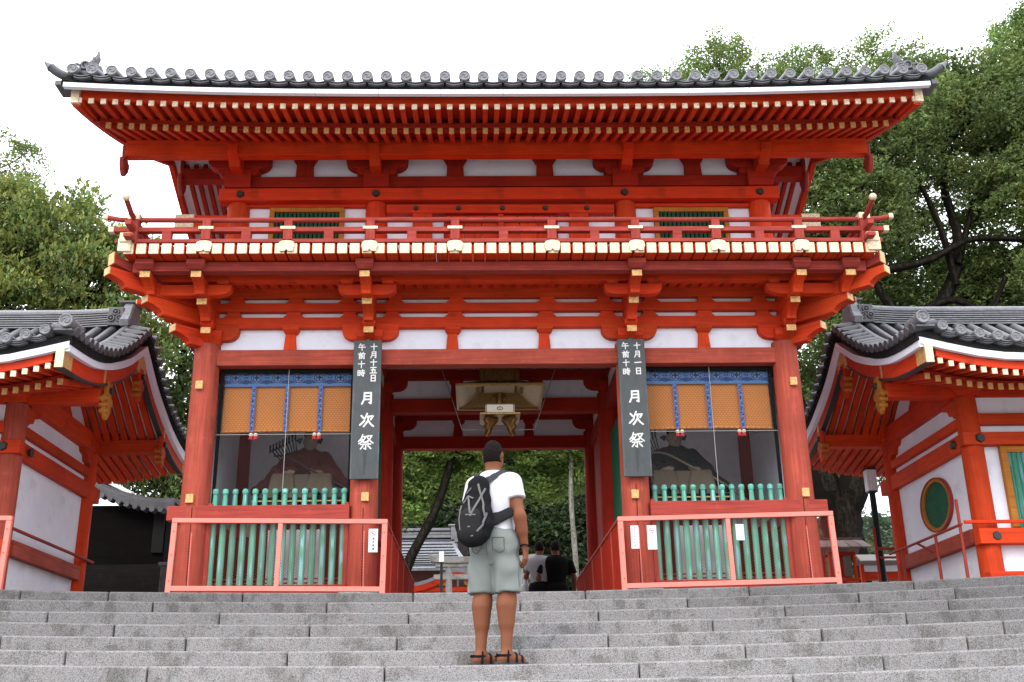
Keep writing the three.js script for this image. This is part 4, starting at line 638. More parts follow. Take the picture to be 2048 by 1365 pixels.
// rolled-up bamboo blinds with a blue brocade border
const brocade = canvasTex(1024, 128, g => {
  g.fillStyle = '#4a70b4'; g.fillRect(0, 0, 1024, 128); g.fillStyle = '#2c4a86'; g.fillRect(0, 10, 1024, 92); g.fillStyle = '#5a86cc'; g.fillRect(0, 104, 1024, 24);
  for (let i = 0; i <= 6; i++) { const x = 86 + i * 170; g.fillStyle = '#5b86cc'; g.beginPath(); g.ellipse(x - 85, 56, 46, 34, 0, 0, 7); g.fill(); g.fillStyle = '#2c4a86'; g.beginPath(); g.ellipse(x - 85, 22, 32, 18, 0, 0, 7); g.fill(); g.beginPath(); g.ellipse(x - 85, 92, 32, 18, 0, 0, 7); g.fill(); g.fillStyle = '#6e97d8'; g.beginPath(); g.arc(x, 56, 50, 0, 7); g.fill(); g.strokeStyle = '#18264f'; g.lineWidth = 6; g.beginPath(); g.arc(x, 56, 42, 0, 7); g.stroke(); g.lineWidth = 5;
    for (let k = 0; k < 4; k++) { const a = k * Math.PI / 2 + 0.78; g.beginPath(); g.arc(x + 18 * Math.cos(a), 56 + 18 * Math.sin(a), 15, 0, 7); g.stroke(); } g.beginPath(); g.moveTo(x, 42); g.lineTo(x + 14, 56); g.lineTo(x, 70); g.lineTo(x - 14, 56); g.closePath(); g.stroke(); g.fillStyle = '#18264f'; for (const d of [-96, -76]) { g.beginPath(); g.arc(x + d, 56, 6, 0, 7); g.fill(); } }
});
const strapTx = canvasTex(32, 320, g => { g.fillStyle = '#5b7fd0'; g.fillRect(0, 0, 32, 320); const keep = seed; seed = 3; for (let i = 0; i < 26; i++) { g.fillStyle = ['#1d2c66', '#7fa0e0', '#26397c'][i % 3]; g.beginPath(); g.arc(rr(8, 24), i * 12.5, rr(4, 8), 0, 7); g.fill(); } seed = keep; });
const mMat = M(0.52, 0.19, 0.042, 0.85, { map: weaveMap, bumpMap: weaveMap, bumpScale: 0.003 });
for (const [m, lab] of [[-2.45, 'orange bamboo blind with blue brocade border above the red-robed statue'], [2.45, 'orange bamboo blind with blue brocade border above the black-robed statue']]) {
  const t = thing('bamboo_blind', lab, 'blind', [m, 1.92, -0.13]), W = 0.73;
  const g = surf(12, 14, (u, v) => { const x = lerp(-W, W, u), sag = 0.012 * (1 - (2 * u - 1) ** 2); return [x, 0.02 + 0.555 * v + sag * (1 - v), 0.03 * Math.sin(v * 3.14) * 0.5 + 0.012 * (1 - v) ** 4]; });
  add('mat', g, mMat, t, { s: 1.7 }); add('bottom_rod', tube([[-W, 0.02, 0.012], [0, 0.034, 0.012], [W, 0.02, 0.012]], 0.016, 12, 8), mMat, t);
  const v = add('valance', new THREE.PlaneGeometry(2 * W, 0.19).translate(0, 0.655, 0.03), new THREE.MeshStandardMaterial({ map: brocade, color: 0xd6d0c6, roughness: 0.9, side: THREE.DoubleSide }), t, { keepUV: true });
  for (const x of [-0.385, 0, 0.385]) { const s = add('strap', surf(1, 8, (u, q) => [x - 0.024 + 0.048 * u, 0.015 + 0.55 * q, 0.034 + 0.015 * Math.sin(q * 3.14)]), new THREE.MeshStandardMaterial({ map: strapTx, color: 0xd0cac0, roughness: 0.9, side: THREE.DoubleSide }), t, { keepUV: true }); }
  for (const x of [-0.36, 0.36]) { const gr = grp('tassel', t); for (const d of [-0.026, 0.026]) { add('red_thread', new THREE.CylinderGeometry(0.018, 0.026, 0.045, 10).translate(x + d, -0.055, 0.04), M(0.5, 0.01, 0.015, 0.7), gr); add('white_knot', new THREE.SphereGeometry(0.025, 10, 8).translate(x + d, -0.022, 0.04), M(0.75, 0.7, 0.55, 0.7), gr); } add('cord', rod([x, 0, 0.04], [x, 0.04, 0.035], 0.006), M(0.5, 0.01, 0.015, 0.7), gr); }
}

// ------------------------------------------------------------------ hanging lantern in the passage
{
  const t = thing('hanging_lantern', 'gilt square lantern with broad chased roof hanging in the gate passage', 'lantern', [0.03, 2.22, -1.05]);
  const H = 0.53, y0 = 0.4, hip = []; for (const k of [0, 1, 2, 3]) { const g = surf(8, 6, (u, v) => { const r = lerp(H, 0.12, v), y = y0 + 0.2 * v ** 1.6; return [(u * 2 - 1) * r, y, r]; }); g.rotateY(k * Math.PI / 2); hip.push(g); }
  const mg = mGilt.clone(); mg.side = THREE.DoubleSide; add('roof', hip, mg, t, { s: 3 });
  for (let k = 0; k < 4; k++) { const r = grp('roof_side', t); r.rotation.y = k * Math.PI / 2; add('edge', boxC(0, y0, H, 2 * H, 0.035, 0.03, 0.004), mGilt, r); for (let i = -4; i <= 4; i++) add('rib', bar([i * 0.12, y0 + 0.012, H - 0.01], [i * 0.03, y0 + 0.18, 0.14], 0.014, 0.016, 0.003), mGilt, r); for (const [x, q] of [[-0.2, 0.4], [-0.08, 0.4], [0.08, 0.4], [0.2, 0.4], [-0.07, 0.28], [0.07, 0.28]]) add('boss', new THREE.SphereGeometry(0.026, 10, 6).translate(x, y0 + 0.055 + (0.4 - q) * 0.3, q), mGilt, r); }
  add('upper_house', [boxC(0, 0.66, 0, 0.4, 0.3, 0.4, 0.01), boxC(0, 0.83, 0, 0.5, 0.05, 0.5, 0.01)], mGilt, t); for (const s of [-1, 1]) add('upper_post', new THREE.CylinderGeometry(0.03, 0.03, 0.3, 10).translate(s * 0.22, 0.66, 0.21), mGilt, t);
  add('stem', new THREE.CylinderGeometry(0.05, 0.05, 0.2, 10).translate(0, 0.35, 0), mGilt, t);
  add('lantern_body', boxC(0, 0.2, 0, 0.35, 0.14, 0.35, 0.01), mGilt, t); for (let k = 0; k < 4; k++) { const p = add('panel', boxC(0, 0, 0.178, 0.33, 0.1, 0.006, 0.002), M(0.85, 0.78, 0.66, 0.5), t); p.position.y = 0.2; p.rotation.y = k * Math.PI / 2; add('emblem', [new THREE.TorusGeometry(0.026, 0.005, 5, 14).scale(1.3, 0.8, 1).translate(0, 0, 0.183), boxC(0, 0, 0.183, 0.006, 0.05, 0.006, 0.001)], mGilt, p); }
  add('base_ledge', boxC(0, 0.12, 0, 0.5, 0.03, 0.5, 0.008), mGilt, t);
  for (let k = 0; k < 4; k++) { const c = [[0.04, 0.0], [0.24, 0.0], [0.28, -0.05], [0.24, -0.09], [0.27, -0.14], [0.22, -0.18], [0.17, -0.13], [0.14, -0.07]]; const l = add('leg', prism(c, 0.06, 'z', 0, 0.012), mGilt, t); l.position.y = 0.105; l.rotation.y = k * Math.PI / 2 + Math.PI / 4; }
  add('chain', rod([0, 0.86, 0], [0, 1.28, 0], 0.008), mIron, t);
  add('stay_wire', [rod([-0.78, 0.98, -0.2], [-0.47, 0.03, -0.2], 0.005), rod([0.78, 0.98, -0.2], [0.44, 0.03, -0.2], 0.005), rod([-0.47, 0.03, -0.2], [0.44, 0.03, -0.2], 0.005)], mWireLt, t);
}

// ------------------------------------------------------------------ bodies: signed distances meshed by surface nets
const V3 = (a, b) => [a[0] - b[0], a[1] - b[1], a[2] - b[2]];
function cap(p, a, b, ra, rb, fx = 1, fz = 1) { // tapered capsule, optionally flattened across x or z
  const dx = b[0] - a[0], dy = b[1] - a[1], dz = b[2] - a[2], px = p[0] - a[0], py = p[1] - a[1], pz = p[2] - a[2];
  const t = clamp((px * dx + py * dy + pz * dz) / (dx * dx + dy * dy + dz * dz + 1e-9)), ex = (px - dx * t) / fx, ey = py - dy * t, ez = (pz - dz * t) / fz; return Math.sqrt(ex * ex + ey * ey + ez * ez) - lerp(ra, rb, t);
}
function ell(p, c, r) { const x = (p[0] - c[0]) / r[0], y = (p[1] - c[1]) / r[1], z = (p[2] - c[2]) / r[2], k = Math.sqrt(x * x + y * y + z * z); return (k - 1) * Math.min(r[0], r[1], r[2]); }
function smin(a, b, k) { const h = Math.max(k - Math.abs(a - b), 0) / k; return Math.min(a, b) - h * h * k * 0.25; }
const smax = (a, b, k) => -smin(-a, -b, k);
function nets(f, lo, hi, c) {
  const n = [0, 1, 2].map(i => Math.ceil((hi[i] - lo[i]) / c) + 1), F = new Float32Array(n[0] * n[1] * n[2]), id = (i, j, k) => (k * n[1] + j) * n[0] + i;
  for (let k = 0; k < n[2]; k++) for (let j = 0; j < n[1]; j++) for (let i = 0; i < n[0]; i++) F[id(i, j, k)] = f([lo[0] + i * c, lo[1] + j * c, lo[2] + k * c]);
  const P = [], I = [], vid = new Int32Array(F.length).fill(-1), E = []; for (let a = 0; a < 8; a++) for (let b = a + 1; b < 8; b++) if ([1, 2, 4].includes(a ^ b)) E.push([a, b]);
  for (let k = 0; k < n[2] - 1; k++) for (let j = 0; j < n[1] - 1; j++) for (let i = 0; i < n[0] - 1; i++) {
    const v = []; let m = 0; for (let q = 0; q < 8; q++) { const w = F[id(i + (q & 1), j + (q >> 1 & 1), k + (q >> 2))]; v.push(w); if (w < 0) m++; } if (m === 0 || m === 8) continue;
    let x = 0, y = 0, z = 0, t = 0; for (const [a, b] of E) { if (v[a] < 0 === v[b] < 0) continue; const s = v[a] / (v[a] - v[b]); x += (a & 1) + s * ((b & 1) - (a & 1)); y += (a >> 1 & 1) + s * ((b >> 1 & 1) - (a >> 1 & 1)); z += (a >> 2) + s * ((b >> 2) - (a >> 2)); t++; }
    vid[id(i, j, k)] = P.length / 3; P.push(lo[0] + (i + x / t) * c, lo[1] + (j + y / t) * c, lo[2] + (k + z / t) * c);
  }
  const quad = (a, b, d, e, flip) => { if (a < 0 || b < 0 || d < 0 || e < 0) return; if (flip) I.push(a, d, b, a, e, d); else I.push(a, b, d, a, d, e); };
  for (let k = 1; k < n[2] - 1; k++) for (let j = 1; j < n[1] - 1; j++) for (let i = 1; i < n[0] - 1; i++) {
    const w = F[id(i, j, k)] < 0;
    if (w !== F[id(i + 1, j, k)] < 0) quad(vid[id(i, j - 1, k - 1)], vid[id(i, j, k - 1)], vid[id(i, j, k)], vid[id(i, j - 1, k)], !w);
    if (w !== F[id(i, j + 1, k)] < 0) quad(vid[id(i - 1, j, k - 1)], vid[id(i - 1, j, k)], vid[id(i, j, k)], vid[id(i, j, k - 1)], !w);
    if (w !== F[id(i, j, k + 1)] < 0) quad(vid[id(i - 1, j - 1, k)], vid[id(i, j - 1, k)], vid[id(i, j, k)], vid[id(i - 1, j, k)], !w);
  }
  const g = new THREE.BufferGeometry(); g.setAttribute('position', new THREE.Float32BufferAttribute(P, 3)); g.setIndex(I); g.computeVertexNormals(); return metricUV(g, 0, 0, 3);
}
// a hand hanging from wrist w, fingers towards -y, slightly curled; s = +1 right hand
function handSDF(p, w, s, curl = 1) {
  const q = [(p[0] - w[0]) * s, p[1] - w[1], p[2] - w[2]];
  let d = cap(q, [0, 0.01, 0], [0, -0.075, -0.006], 0.023, 0.026, 0.75, 1.45);
  const L = [0.062, 0.072, 0.068, 0.052], Z = [-0.034, -0.012, 0.011, 0.031];
  for (let i = 0; i < 4; i++) { const a = [0, -0.08, Z[i]], b = [-0.012 * curl, -0.08 - L[i] * 0.5, Z[i] * 1.05], c = [-0.034 * curl, -0.08 - L[i] * 0.86, Z[i]]; d = smin(d, Math.min(cap(q, a, b, 0.0098, 0.0088), cap(q, b, c, 0.0088, 0.0072)), 0.006); }
  const t0 = [0, -0.02, -0.03], t1 = [-0.012, -0.058, -0.052], t2 = [-0.02, -0.088, -0.05]; return smin(d, Math.min(cap(q, t0, t1, 0.0135, 0.0105), cap(q, t1, t2, 0.0105, 0.008)), 0.012);
}
function person(label, pos, turn, o) {
  const t = thing('person', label, 'person', pos, turn, null), H = o.h / 1.76, g = new THREE.Group();
  const J = { rs: [0.172, 1.41, 0.0], re: [0.238, 1.13, 0.045], rw: [0.255, 0.875, -0.02], ls: [-0.172, 1.41, 0], le: [-0.235, 1.14, -0.01], lw: o.leftBent ? [-0.06, 1.16, -0.22] : [-0.26, 0.88, -0.03], rh: [0.095, 0.92, 0.0], rk: [0.098, 0.5, -0.015], ra: [0.1, 0.1, 0.02], lh: [-0.095, 0.92, 0], lk: [-0.105, 0.5, -0.01], la: [-0.112, 0.1, 0.025], ...(o.joints || {}) };
  const hd = [0, 1.652, o.look ? 0.0 : -0.015], tw = -0.55;
  const head = p => { let d = ell(p, hd, [0.073, 0.11, 0.094]); d = smin(d, ell(p, [0, hd[1] - 0.07, hd[2] - 0.03], [0.06, 0.062, 0.066]), 0.05); d = smin(d, ell(p, [0, hd[1] - 0.02, hd[2] - 0.1], [0.014, 0.024, 0.02]), 0.015); d = smin(d, ell(p, [0, hd[1] - 0.058, hd[2] - 0.085], [0.026, 0.009, 0.014]), 0.008); for (const s of [-1, 1]) { d = smin(d, ell(p, [s * 0.08, hd[1] - 0.01, hd[2] + 0.008], [0.012, 0.032, 0.02]), 0.008); d = smax(d, -ell(p, [s * 0.032, hd[1] + 0.002, hd[2] - 0.098], [0.016, 0.009, 0.012]), 0.008); } return d; };
  const torso = p => { let d = cap(p, [0, 0.98, 0.0], [0, 1.3, 0.005], 0.137, 0.155, 1, 0.74); d = smin(d, cap(p, [-0.118, 1.402, 0.01], [0.118, 1.402, 0.01], 0.068, 0.068, 1, 1), 0.11); d = smin(d, ell(p, [0, 1.27, 0.025], [0.172, 0.17, 0.098]), 0.06); return d; };
  const foot = (p, a) => { const c = Math.cos(tw), s = Math.sin(tw), x = p[0] - a[0], z = p[2] - a[2], q = [x * c - z * s, p[1], x * s + z * c]; return smin(cap(q, [0, 0.045, 0.045], [0, 0.035, -0.15], 0.04, 0.03, 1, 1), cap(q, [0.0, 0.075, 0], [0, 0.045, -0.1], 0.042, 0.03), 0.04); };
  const limbs = p => {
    let d = Math.min(smin(cap(p, J.rs, J.re, 0.055, 0.043), cap(p, J.re, J.rw, 0.045, 0.029), 0.03), smin(cap(p, J.ls, J.le, 0.055, 0.043), cap(p, J.le, J.lw, 0.045, 0.029), 0.03));
    d = smin(d, cap(p, lerp3(J.re, J.rw, 0.1), lerp3(J.re, J.rw, 0.45), 0.046, 0.042), 0.03);
    for (const s of ['r', 'l']) { const h = J[s + 'h'], k = J[s + 'k'], a = J[s + 'a']; let q = smin(cap(p, h, k, 0.1, 0.066), cap(p, k, a, 0.064, 0.04), 0.04); const m = lerp3(k, a, 0.3); q = smin(q, cap(p, [m[0], m[1] + 0.06, m[2] + 0.02], [m[0], m[1] - 0.06, m[2] + 0.018], 0.07, 0.05), 0.05); q = smin(q, foot(p, a), 0.03); d = Math.min(d, q); }
    return d; };
  const neck = p => cap(p, [0, 1.4, 0.02], [0, 1.6, 0.0], 0.066, 0.056);
  const body = p => { let d = smin(torso(p), limbs(p), 0.04); d = smin(d, neck(p), 0.05); return smin(d, ell(p, [0, 0.93, 0.01], [0.15, 0.12, 0.11]), 0.05); };
  const sc = m => { m.scale.setScalar(H); return m; };
  const body2 = p => { let d = smin(body(p), p[1] > 1.45 ? head(p) : 1, 0.03); d = smin(d, handSDF(p, J.rw, 1), 0.012); if (!o.leftBent) d = smin(d, handSDF(p, J.lw, -1), 0.012); else d = smin(d, ell(p, [J.lw[0] + 0.02, J.lw[1] + 0.02, J.lw[2] - 0.05], [0.03, 0.035, 0.05]), 0.02); return d; };
  const bodyM = sc(add('body', merge([nets(p => body2(p), [-0.36, 1.5, -0.2], [0.36, 1.82, 0.2], 0.0065), nets(p => body2(p), [0.12, 0.66, -0.14], [0.36, 0.92, 0.12], 0.005), nets(p => body2(p), [-0.4, 0.9, -0.36], [0.4, 1.52, 0.22], 0.011), nets(p => body2(p), [-0.36, -0.02, -0.26], [0.36, 0.92, 0.24], 0.0105)]), o.skin || mSkin, t, { keepUV: true }));
  const fold = (p, a) => a * (Math.sin(p[1] * 38 + 9 * p[0] + 5 * Math.sin(p[0] * 14 + p[2] * 9)) * 0.5 + Math.sin(p[0] * 46 + p[1] * 17 + 3) * 0.3);
  // shirt
  const hem = o.hem || 0.93, slv = o.sleeve || 0.5;
  const shirt = p => { let d = torso(p) - 0.016; d = smin(d, cap(p, [0, hem, 0.005], [0, 1.1, 0.0], 0.146, 0.14, 1, 0.76) - 0.014, 0.06); for (const s of ['r', 'l']) { const a = J[s + 's'], e = lerp3(a, J[s + 'e'], slv); d = smin(d, cap(p, a, e, 0.071, 0.074), 0.035); const ax = V3(e, a), L = Math.hypot(...ax), q = V3(p, e), cut = (q[0] * ax[0] + q[1] * ax[1] + q[2] * ax[2]) / L; if (Math.abs(p[0]) > 0.17 && slv < 0.95) d = smax(d, cut, 0.008); } d = smin(d, cap(p, [0, 1.42, 0.02], [0, 1.49, 0.01], 0.082, 0.07), 0.04); d = smax(d, p[1] - 1.51 - (p[2] < -0.02 ? (p[2] + 0.02) * 0.9 : 0) , 0.01); d = smax(d, hem - p[1] + 0.02 * Math.sin(p[0] * 9 + 1), 0.01); return d + fold([p[0], p[1] * 0.8 + p[0] * 0.5, p[2]], 0.008) * sst(1.44, 1.12, p[1]); };
  const sm = sc(add('shirt', nets(shirt, [-0.4, 0.86, -0.26], [0.4, 1.56, 0.24], 0.0088), o.shirt, t, { keepUV: true }));
  if (o.shirtTrim) sc(add('hem_band', nets(p => Math.max(shirt(p) - 0.006, Math.abs(p[1] - hem - 0.035) - 0.03), [-0.4, 0.86, -0.26], [0.4, 1.02, 0.24], 0.0088), o.shirtTrim, t, { keepUV: true }));
  // shorts or trousers
  const leg = o.legEnd, trousers = p => { let d = ell(p, [0, 0.95, 0.01], [0.178, 0.17, 0.145]); for (const s of ['r', 'l']) { const h = J[s + 'h'], k = J[s + 'k'], a = J[s + 'a']; const e = leg > 0.3 ? lerp3(h, k, 1.0) : a; d = smin(d, leg > 0.3 ? cap(p, [h[0], h[1], h[2]], [e[0] * 1.16, e[1], e[2]], 0.114, 0.107, 1, 1) : smin(cap(p, h, k, 0.112, 0.082), cap(p, k, a, 0.082, 0.07), 0.05), p[1] > 0.76 ? 0.05 : 0.012); } d = smax(d, leg - p[1], 0.01); d = smax(d, p[1] - 1.04, 0.01); return d + fold([p[0] * 0.7 + p[1] * 0.3, p[1] * 0.6 - Math.abs(p[0]) * 0.7, p[2]], 0.011) * sst(1.0, 0.8, p[1]) + (leg > 0.3 ? 0.012 * Math.exp(-((p[1] - 0.83) ** 2) / 0.002) * Math.abs(Math.sin(p[0] * 20)) : 0); };
  sc(add(leg > 0.3 ? 'shorts' : 'trousers', nets(trousers, [-0.32, leg - 0.03, -0.22], [0.32, 1.07, 0.22], 0.0095), o.legs, t, { keepUV: true }));
  const hair = p => { let d = head(p) - 0.007; const cut = o.longHair ? hd[1] - 0.14 : hd[1] - 0.075; d = smax(d, cut - p[1] + (p[2] < 0.01 ? (0.01 - p[2]) * 1.1 : 0), 0.015); d = smax(d, -(p[2] - hd[2] + 0.07 + (p[1] < hd[1] + 0.04 ? (hd[1] + 0.04 - p[1]) * 0.9 : 0)), 0.015); for (const s of [-1, 1]) d = smax(d, -ell(p, [s * 0.088, hd[1] - 0.02, hd[2] + 0.002], [0.03, 0.045, 0.034]), 0.01); return d + 0.002 * Math.sin(p[0] * 160) * Math.sin(p[1] * 170 + p[2] * 150); };
  sc(add('hair', nets(hair, [-0.12, 1.48, -0.15], [0.12, 1.8, 0.16], 0.006), o.hair || mHair, t, { keepUV: true }));
  for (const s of [-1, 1]) sc(add('eye', new THREE.SphereGeometry(0.011, 10, 8).translate(s * 0.031, hd[1] + 0.002, hd[2] - 0.081), M(0.6, 0.58, 0.55, 0.3), t));
  for (const s of ['l', 'r']) { const a = J[s + 'a'], sh = grp(o.shoe ? 'shoe' : 'sandal', t); sh.position.set(a[0] * H, 0, a[2] * H); sh.rotation.y = tw; sh.scale.setScalar(H);
    const so = new THREE.Shape(); so.moveTo(-0.032, 0.085); so.bezierCurveTo(-0.03, 0.1, 0.03, 0.1, 0.034, 0.085); so.bezierCurveTo(0.032, 0, 0.05, -0.1, 0.046, -0.15); so.bezierCurveTo(0.04, -0.2, -0.035, -0.2, -0.042, -0.15); so.bezierCurveTo(-0.05, -0.08, -0.034, 0, -0.032, 0.085);
    add('sole', new THREE.ExtrudeGeometry(so, { depth: 0.02, bevelEnabled: true, bevelSize: 0.006, bevelThickness: 0.005, bevelSegments: 2 }).rotateX(Math.PI / 2).translate(0, 0.022, 0), M(0.035, 0.03, 0.026, 0.8), sh);
    if (o.shoe) add('upper', nets(p => smin(cap(p, [0, 0.05, 0.04], [0, 0.045, -0.15], 0.048, 0.04), cap(p, [0, 0.1, 0.01], [0, 0.05, -0.08], 0.048, 0.04), 0.04), [-0.08, 0.0, -0.22], [0.08, 0.17, 0.12], 0.01), mBlack, sh, { keepUV: true });
    else for (const [z, y] of [[-0.125, 0.072], [-0.07, 0.09], [0.01, 0.118]]) add('strap', tube([[-0.05, 0.02, z + 0.01], [-0.035, y - 0.012, z], [0, y, z - 0.006], [0.035, y - 0.012, z], [0.05, 0.02, z + 0.01]], 0.01, 12, 6).scale(1, 1, 1), mBlack, sh), z > 0 && add('strap', tube([[-0.042, 0.075, -0.01], [-0.036, 0.07, 0.05], [0, 0.075, 0.088], [0.036, 0.07, 0.05], [0.042, 0.075, -0.01]], 0.01, 12, 6), mBlack, sh); }
  t.shirtSDF = shirt; t.legSDF = trousers; return t;
}
function lerp3(a, b, t) { return [lerp(a[0], b[0], t), lerp(a[1], b[1], t), lerp(a[2], b[2], t)]; }
seed = 17;
const MAN = [-0.125, -RISE * 6, 3.14], MT = -0.42;
const man = person('man seen from behind in white t-shirt and grey-green shorts standing on the stone steps', MAN, MT, { h: 1.8, leftBent: true, look: true, shirt: dull(0.58, 0.58, 0.61, { map: clothMap }), legs: M(0.175, 0.195, 0.178, 0.9, { map: clothMap }), legEnd: 0.545, hem: 0.955, sleeve: 0.52 });
{ // seams and pockets of the shorts, the sleeve hem
  const on = (f, p) => { let q = [...p]; for (let i = 0; i < 40; i++) { const d = f(q) - 0.001; if (Math.abs(d) < 0.0008) break; const e = 0.004, g = [0, 1, 2].map(k => { const a = [...q]; a[k] += e; return (f(a) - 0.001 - d) / e; }), L = Math.hypot(...g) || 1; q = q.map((v, k) => v - d * g[k] / L); } return q; };
  const seamM = dull(0.1, 0.112, 0.1), line = (P) => { const L = []; for (let i = 0; i + 1 < P.length; i++) for (let k = 0; k < 6; k++) L.push(on(man.legSDF, lerp3(P[i], P[i + 1], k / 6))); L.push(on(man.legSDF, P[P.length - 1])); const m = add('seam', tube(L, 0.0032, L.length * 2, 5), seamM, man); m.scale.setScalar(1.8 / 1.76); };
  line([[0, 1.0, 0.16], [0, 0.9, 0.17], [0, 0.8, 0.15]]); for (const s of [-1, 1]) { line([[s * 0.05, 0.955, 0.16], [s * 0.14, 0.955, 0.13]]); line([[s * 0.05, 0.955, 0.16], [s * 0.055, 0.86, 0.17], [s * 0.1, 0.83, 0.16], [s * 0.145, 0.86, 0.14], [s * 0.14, 0.955, 0.13]]); line([[s * 0.2, 0.95, 0.02], [s * 0.22, 0.75, 0.02], [s * 0.22, 0.58, 0.02]]); }
}
add('wristband', new THREE.TorusGeometry(0.032, 0.006, 6, 16).rotateX(1.4).translate(0.266, 0.915, 0), mBlack, man);
{ // the daypack on his back
  const b = thing('backpack', 'black daypack with grey cords worn on the back of the man in the white t-shirt', 'backpack', MAN, MT); b.scale.setScalar(1.8 / 1.76); const onShirt = p => { let q = [...p]; for (let i = 0; i < 30; i++) { const d = man.shirtSDF(q) - 0.007; if (Math.abs(d) < 0.001) break; const e = 0.004, g = [0, 1, 2].map(k => { const a = [...q]; a[k] += e; return (man.shirtSDF(a) - 0.007 - d) / e; }); const L = Math.hypot(...g) || 1; q = q.map((v, k) => v - d * g[k] / L); } return q; };
  const mP = dull(0.012, 0.012, 0.013, { map: clothMap }), mP2 = dull(0.022, 0.022, 0.023, { map: clothMap }), mC = dull(0.12, 0.116, 0.112), Xo = -0.08;
  const pack = p => { const q = [p[0] - Xo, p[1], p[2]]; let d = cap(q, [0, 1.06, 0.2], [0.02, 1.36, 0.165], 0.158, 0.092, 1, 0.66); d = smin(d, cap(q, [0, 0.99, 0.23], [0, 1.12, 0.235], 0.112, 0.1, 1.15, 0.75), 0.04); return d + 0.004 * Math.sin(q[1] * 60 + q[0] * 12) * Math.sin(q[0] * 34); };
  add('bag', nets(pack, [-0.32, 0.82, 0.03], [0.22, 1.52, 0.4], 0.009), mP, b, { keepUV: true });
  add('front_pocket', nets(p => { const q = [p[0] - Xo, p[1], p[2]]; return Math.max(cap(q, [0, 1.0, 0.26], [0, 1.1, 0.265], 0.1, 0.09, 1.1, 0.75), -p[2] + 0.25); }, [-0.24, 0.86, 0.2], [0.14, 1.25, 0.4], 0.009), mP2, b, { keepUV: true });
  const strap = (P, w, nm, m) => add(nm, (() => { const c = new THREE.CatmullRomCurve3(P.map(p => new THREE.Vector3(...p))), n = 24, pts = c.getPoints(n); return merge([surf(n, 1, (u, v) => { const i = Math.round(u * n), q = pts[i], s = P[0][3] || 1; const d = c.getTangent(u), on = u > 0.12, a = new THREE.Vector3(0, 0.25, 1).normalize(), side = new THREE.Vector3().crossVectors(d, q.y > 1.46 ? new THREE.Vector3(0, 1, 0) : a).normalize(); const r = q.clone().addScaledVector(side, (v - 0.5) * w).toArray(); return on ? onShirt(r) : r; })]); })(), m, b);
  const mS = matte(0.028, 0.03, 0.033, 0.9, { map: clothMap, side: THREE.DoubleSide });
  strap([[-0.08, 1.4, 0.16], [-0.1, 1.45, 0.12], [-0.12, 1.5, 0.03], [-0.12, 1.47, -0.06], [-0.12, 1.35, -0.13], [-0.14, 1.15, -0.12]], 0.062, 'shoulder_strap', mS);
  strap([[0.0, 1.4, 0.16], [0.06, 1.45, 0.125], [0.125, 1.5, 0.03], [0.125, 1.47, -0.06], [0.125, 1.35, -0.13], [0.15, 1.15, -0.12]], 0.062, 'shoulder_strap', mS);
  add('hip_wing', nets(p => { const t = clamp((p[0] - 0.02) / 0.16); return cap(p, [0.0, 1.07, 0.165], [0.165, 1.15, 0.085], 0.058, 0.045, 1, 0.32); }, [-0.1, 0.98, 0.03], [0.25, 1.26, 0.25], 0.009), mP2, b, { keepUV: true });
  add('grab_loop', tube([[-0.09, 1.37, 0.17], [-0.08, 1.42, 0.18], [-0.04, 1.42, 0.18], [-0.03, 1.37, 0.17]], 0.008, 10, 6), mP2, b);
  const sf = (x, y) => { let z = 0.45; for (let i = 0; i < 60; i++) { const d = Math.min(pack([x, y, z]), cap([x - Xo, y, z], [0, 1.0, 0.255], [0, 1.1, 0.26], 0.095, 0.085, 1.1, 0.75)); if (d < 0.004) break; z -= Math.max(0.003, d * 0.7); } return [x, y, z + 0.006]; };
  const cord = (P, r = 0.0075) => { const L = []; for (let i = 0; i + 1 < P.length; i++) for (let k = 0; k < 5; k++) L.push(sf(lerp(P[i][0], P[i + 1][0], k / 5), lerp(P[i][1], P[i + 1][1], k / 5))); L.push(sf(...P[P.length - 1])); add('cord', tube(L, r, L.length * 2, 6), mC, b); };
  cord([[-0.11, 1.27], [-0.06, 1.12]], 0.009); cord([[0.02, 1.33], [-0.06, 1.1]], 0.0095); cord([[-0.035, 1.37], [0.02, 1.2], [0.04, 1.1]], 0.009); cord([[-0.15, 1.22], [-0.11, 1.275], [-0.06, 1.25]]); cord([[-0.16, 1.2], [-0.165, 1.08], [-0.15, 1.0]]); cord([[0.05, 1.13], [0.03, 1.03], [-0.01, 0.98]], 0.009); cord([[-0.1, 1.115], [-0.02, 1.11]], 0.007); cord([[-0.13, 1.3], [-0.09, 1.345]], 0.006);
  for (const [x, y] of [[-0.06, 1.11], [-0.07, 1.02], [-0.05, 0.95]]) { const p = sf(x, y); add('buckle', boxC(p[0], p[1], p[2], 0.022, 0.012, 0.01, 0.003), mC, b); }
}
const far = person('person in black shirt walking away through the gate passage, nearest the pale trunk', [1.06, -0.06, -6.3], 0.1, { h: 1.72, shirt: dull(0.004, 0.004, 0.004), legs: dull(0.005, 0.005, 0.005), legEnd: 0.08, hem: 0.9, sleeve: 0.7, shoe: true, skin: mSkinDk, joints: { rs: [0.24, 1.38, 0], ls: [-0.24, 1.38, 0], re: [0.31, 1.12, 0.02], le: [-0.31, 1.12, 0.02], rw: [0.32, 0.88, -0.03] } });
person('person in light grey shirt and dark trousers walking away, carrying a white bag', [0.79, 0, -6.35], -0.3, { h: 1.66, shirt: M(0.24, 0.24, 0.25, 0.9, { map: clothMap }), shirtTrim: M(0.36, 0.36, 0.36, 0.9), legs: dull(0.006, 0.006, 0.007), legEnd: 0.08, hem: 1.02, sleeve: 0.6, shoe: true, joints: { le: [-0.26, 1.15, -0.02], lw: [-0.28, 1.13, -0.24] } });
